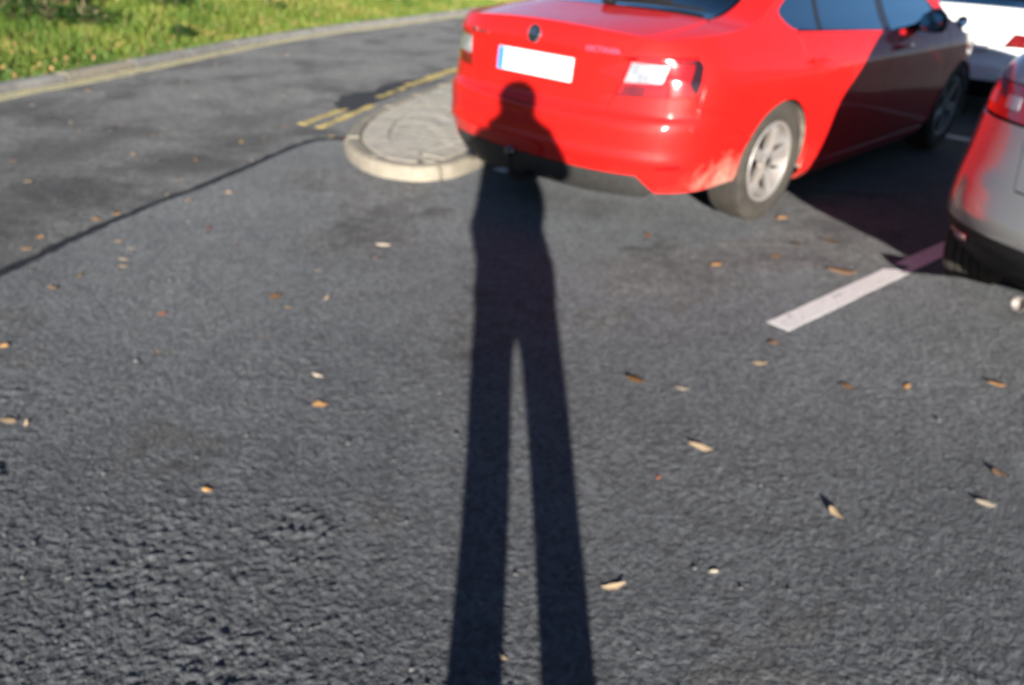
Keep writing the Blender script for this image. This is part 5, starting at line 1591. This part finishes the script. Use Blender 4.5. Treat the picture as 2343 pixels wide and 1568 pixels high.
for sh_, el, wr in ((SHL, ELL, HDL), (SHR, ELR, HDR)):
    i = len(bv); bv += [(*sh_, .055), (*el, .042), (*wr, .027, .023)]; be += [(3, i), (i, i+1), (i+1, i+2)]
    f_ = Vector(wr)-Vector(el)
    fingers(bv, be, wr, (-.28, .50, .62) if sh_ is SHR else (.30, .42, .42), None, (.9, .2, .3), (-.7, -.05, .5) if sh_ is SHR else (.6, -.25, .6))
for hx, kx, axx in ((-.085, -.09, -.125), (.085, .10, .105)):
    i = len(bv); bv += [(hx, 0, .84, .085), (kx, .015, .48, .056), (axx, -.01, .10, .036), (axx, .05, .045, .032), (axx, .14, .03, .028)]
    be += [(0, i), (i, i+1), (i+1, i+2), (i+2, i+3), (i+3, i+4)]
skin('body', bv, be, MT['skin'], person)
# face: nose, brow, ears, eyes and mouth
bm = bmesh.new()
tube(bm, [(0, .118, 1.665), (0, .136, 1.632), (0, .128, 1.620)], [.008, .013, .009], 8)
for sx in (-1, 1):
    bmesh.ops.create_uvsphere(bm, u_segments=10, v_segments=8, radius=1, matrix=Matrix.Translation((sx*.083, .02, 1.635)) @ Matrix.Diagonal((.010, .020, .030, 1)))
tube(bm, [(-.026, .112, 1.592), (0, .122, 1.590), (.026, .112, 1.592)], [.005, .008, .005], 6)
bmobj('face', bm, MT['skin'], person)
for sx in (-1, 1):
    bm = bmesh.new(); bmesh.ops.create_uvsphere(bm, u_segments=12, v_segments=8, radius=.012, matrix=Matrix.Translation((sx*.032, .107, 1.652))); bmobj('eye', bm, MT['plate'], person)
bm = bmesh.new()
gm = bmesh.ops.create_icosphere(bm, subdivisions=4, radius=1, matrix=Matrix.Translation((0, .012, 1.650)) @ Matrix.Diagonal((.100, .112, .098, 1)))
for v in list(bm.verts):
    if (v.co.y > .055 and v.co.z < 1.695) or v.co.z < 1.575: bm.verts.remove(v)
for v in bm.verts: v.co += (v.co-Vector((0, .012, 1.65))).normalized()*random.uniform(-.003, .004)
bmobj('hair', bm, MT['hair'], person)
bm = bmesh.new()
def coat(rings_, seg=28):
    rr = []
    for (cx, cy, z, rx, ry) in rings_:
        rr.append([bm.verts.new((cx+rx*math.cos(t)*(1+.012*math.sin(5*t+z*31)), cy+ry*math.sin(t)*(1+.015*math.cos(4*t+z*23)), z)) for t in np.linspace(0, 2*PI, seg+1)[:-1]])
    for a_, b_ in zip(rr[:-1], rr[1:]):
        for k in range(seg): bm.faces.new((a_[k], a_[(k+1) % seg], b_[(k+1) % seg], b_[k]))
coat([(0, 0, .76, .178, .13), (.004, 0, .79, .184, .14), (.002, 0, .86, .188, .145), (-.02, 0, .93, .194, .15), (-.035, 0, .98, .197, .15), (-.015, -.005, 1.05, .202, .145), (-.01, -.005, 1.12, .200, .14), (-.016, -.01, 1.20, .187, .125),
      (-.012, -.012, 1.30, .185, .115), (-.005, -.02, 1.38, .188, .105), (-.005, -.015, 1.43, .190, .10), (-.005, -.012, 1.47, .178, .095), (.004, -.008, 1.505, .158, .10), (.006, -.005, 1.535, .128, .09), (.003, 0, 1.558, .098, .082), (0, 0, 1.58, .094, .082), (0, 0, 1.615, .090, .080), (0, 0, 1.63, .084, .076), (0, 0, 1.635, .070, .066)])
for sh_, el, wr in ((SHL, ELL, HDL), (SHR, ELR, HDR)):
    S0, E0_, W0 = Vector(sh_), Vector(el), Vector(el)*.12+Vector(wr)*.88
    tube(bm, [S0+Vector((0, 0, .02)), S0*.7+E0_*.3, S0*.3+E0_*.7, E0_, E0_*.7+W0*.3, E0_*.3+W0*.7, W0], [.070, .072, .066, .062, .056, .047, .040], 16)
bmobj('jacket', bm, MT['jacket'], person, angle=80)
tv = [(0, 0, .93, .17, .13), (0, 0, .84, .205, .13)]
te = [(0, 1)]
for hx, tx, kx, axx in ((-.095, -.095, -.092, -.112), (.10, .098, .098, .092)):
    i = len(tv); tv += [(hx, 0, .74, .088, .092), (tx, .01, .60, .078, .082), (kx, .015, .46, .064, .070), (axx, 0, .28, .058, .062), (axx, -.005, .08, .056, .060)]
    te += [(1, i)] + [(i+k, i+k+1) for k in range(4)]
skin('trousers', tv, te, MT['jeans'], person)
for axx in (-.118, .098):
    bm = bmesh.new()
    box(bm, (axx, .045, .052), (.098, .285, .088), .038, seg=3)
    for v in bm.verts:
        if v.co.y > .08: v.co.z = .012 + (v.co.z-.012)*(.62 if v.co.z > .02 else 1)
    bmobj('shoe', bm, MT['shoe'], person)
person.location.z = .010

# the camera in the photographer's hands; the picture is taken through its lens
hc = empty('handheld_camera', Vector((0, 0, CAM_H)) - fw*.095)
hc.rotation_euler = M.to_euler()
tag(hc, 'black camera with a short lens in the hands of the photographer', 'camera')
bm = bmesh.new(); box(bm, (0, 0, .01), (.128, .094, .050), .012); box(bm, (.0, .052, .008), (.052, .030, .052), .010); box(bm, (.052, -.004, -.012), (.026, .082, .050), .012); bmobj('camera_body', bm, MT['black_plastic'], hc)
bm = bmesh.new(); lathe(bm, [(.0, .030), (-.012, .033), (-.05, .033), (-.055, .036), (-.078, .036), (-.080, .031), (-.074, .028)], 40, 'Z'); bmobj('lens', bm, MT['gloss_black'], hc)
bm = bmesh.new(); lathe(bm, [(-.060, .001), (-.061, .020), (-.058, .028), (-.050, .029)], 32, 'Z'); bmobj('front_glass', bm, MT['gloss_black'], hc)
bm = bmesh.new(); box(bm, (0, -.006, .0365), (.066, .050, .004), .001); bmobj('screen', bm, MT['gloss_black'], hc)
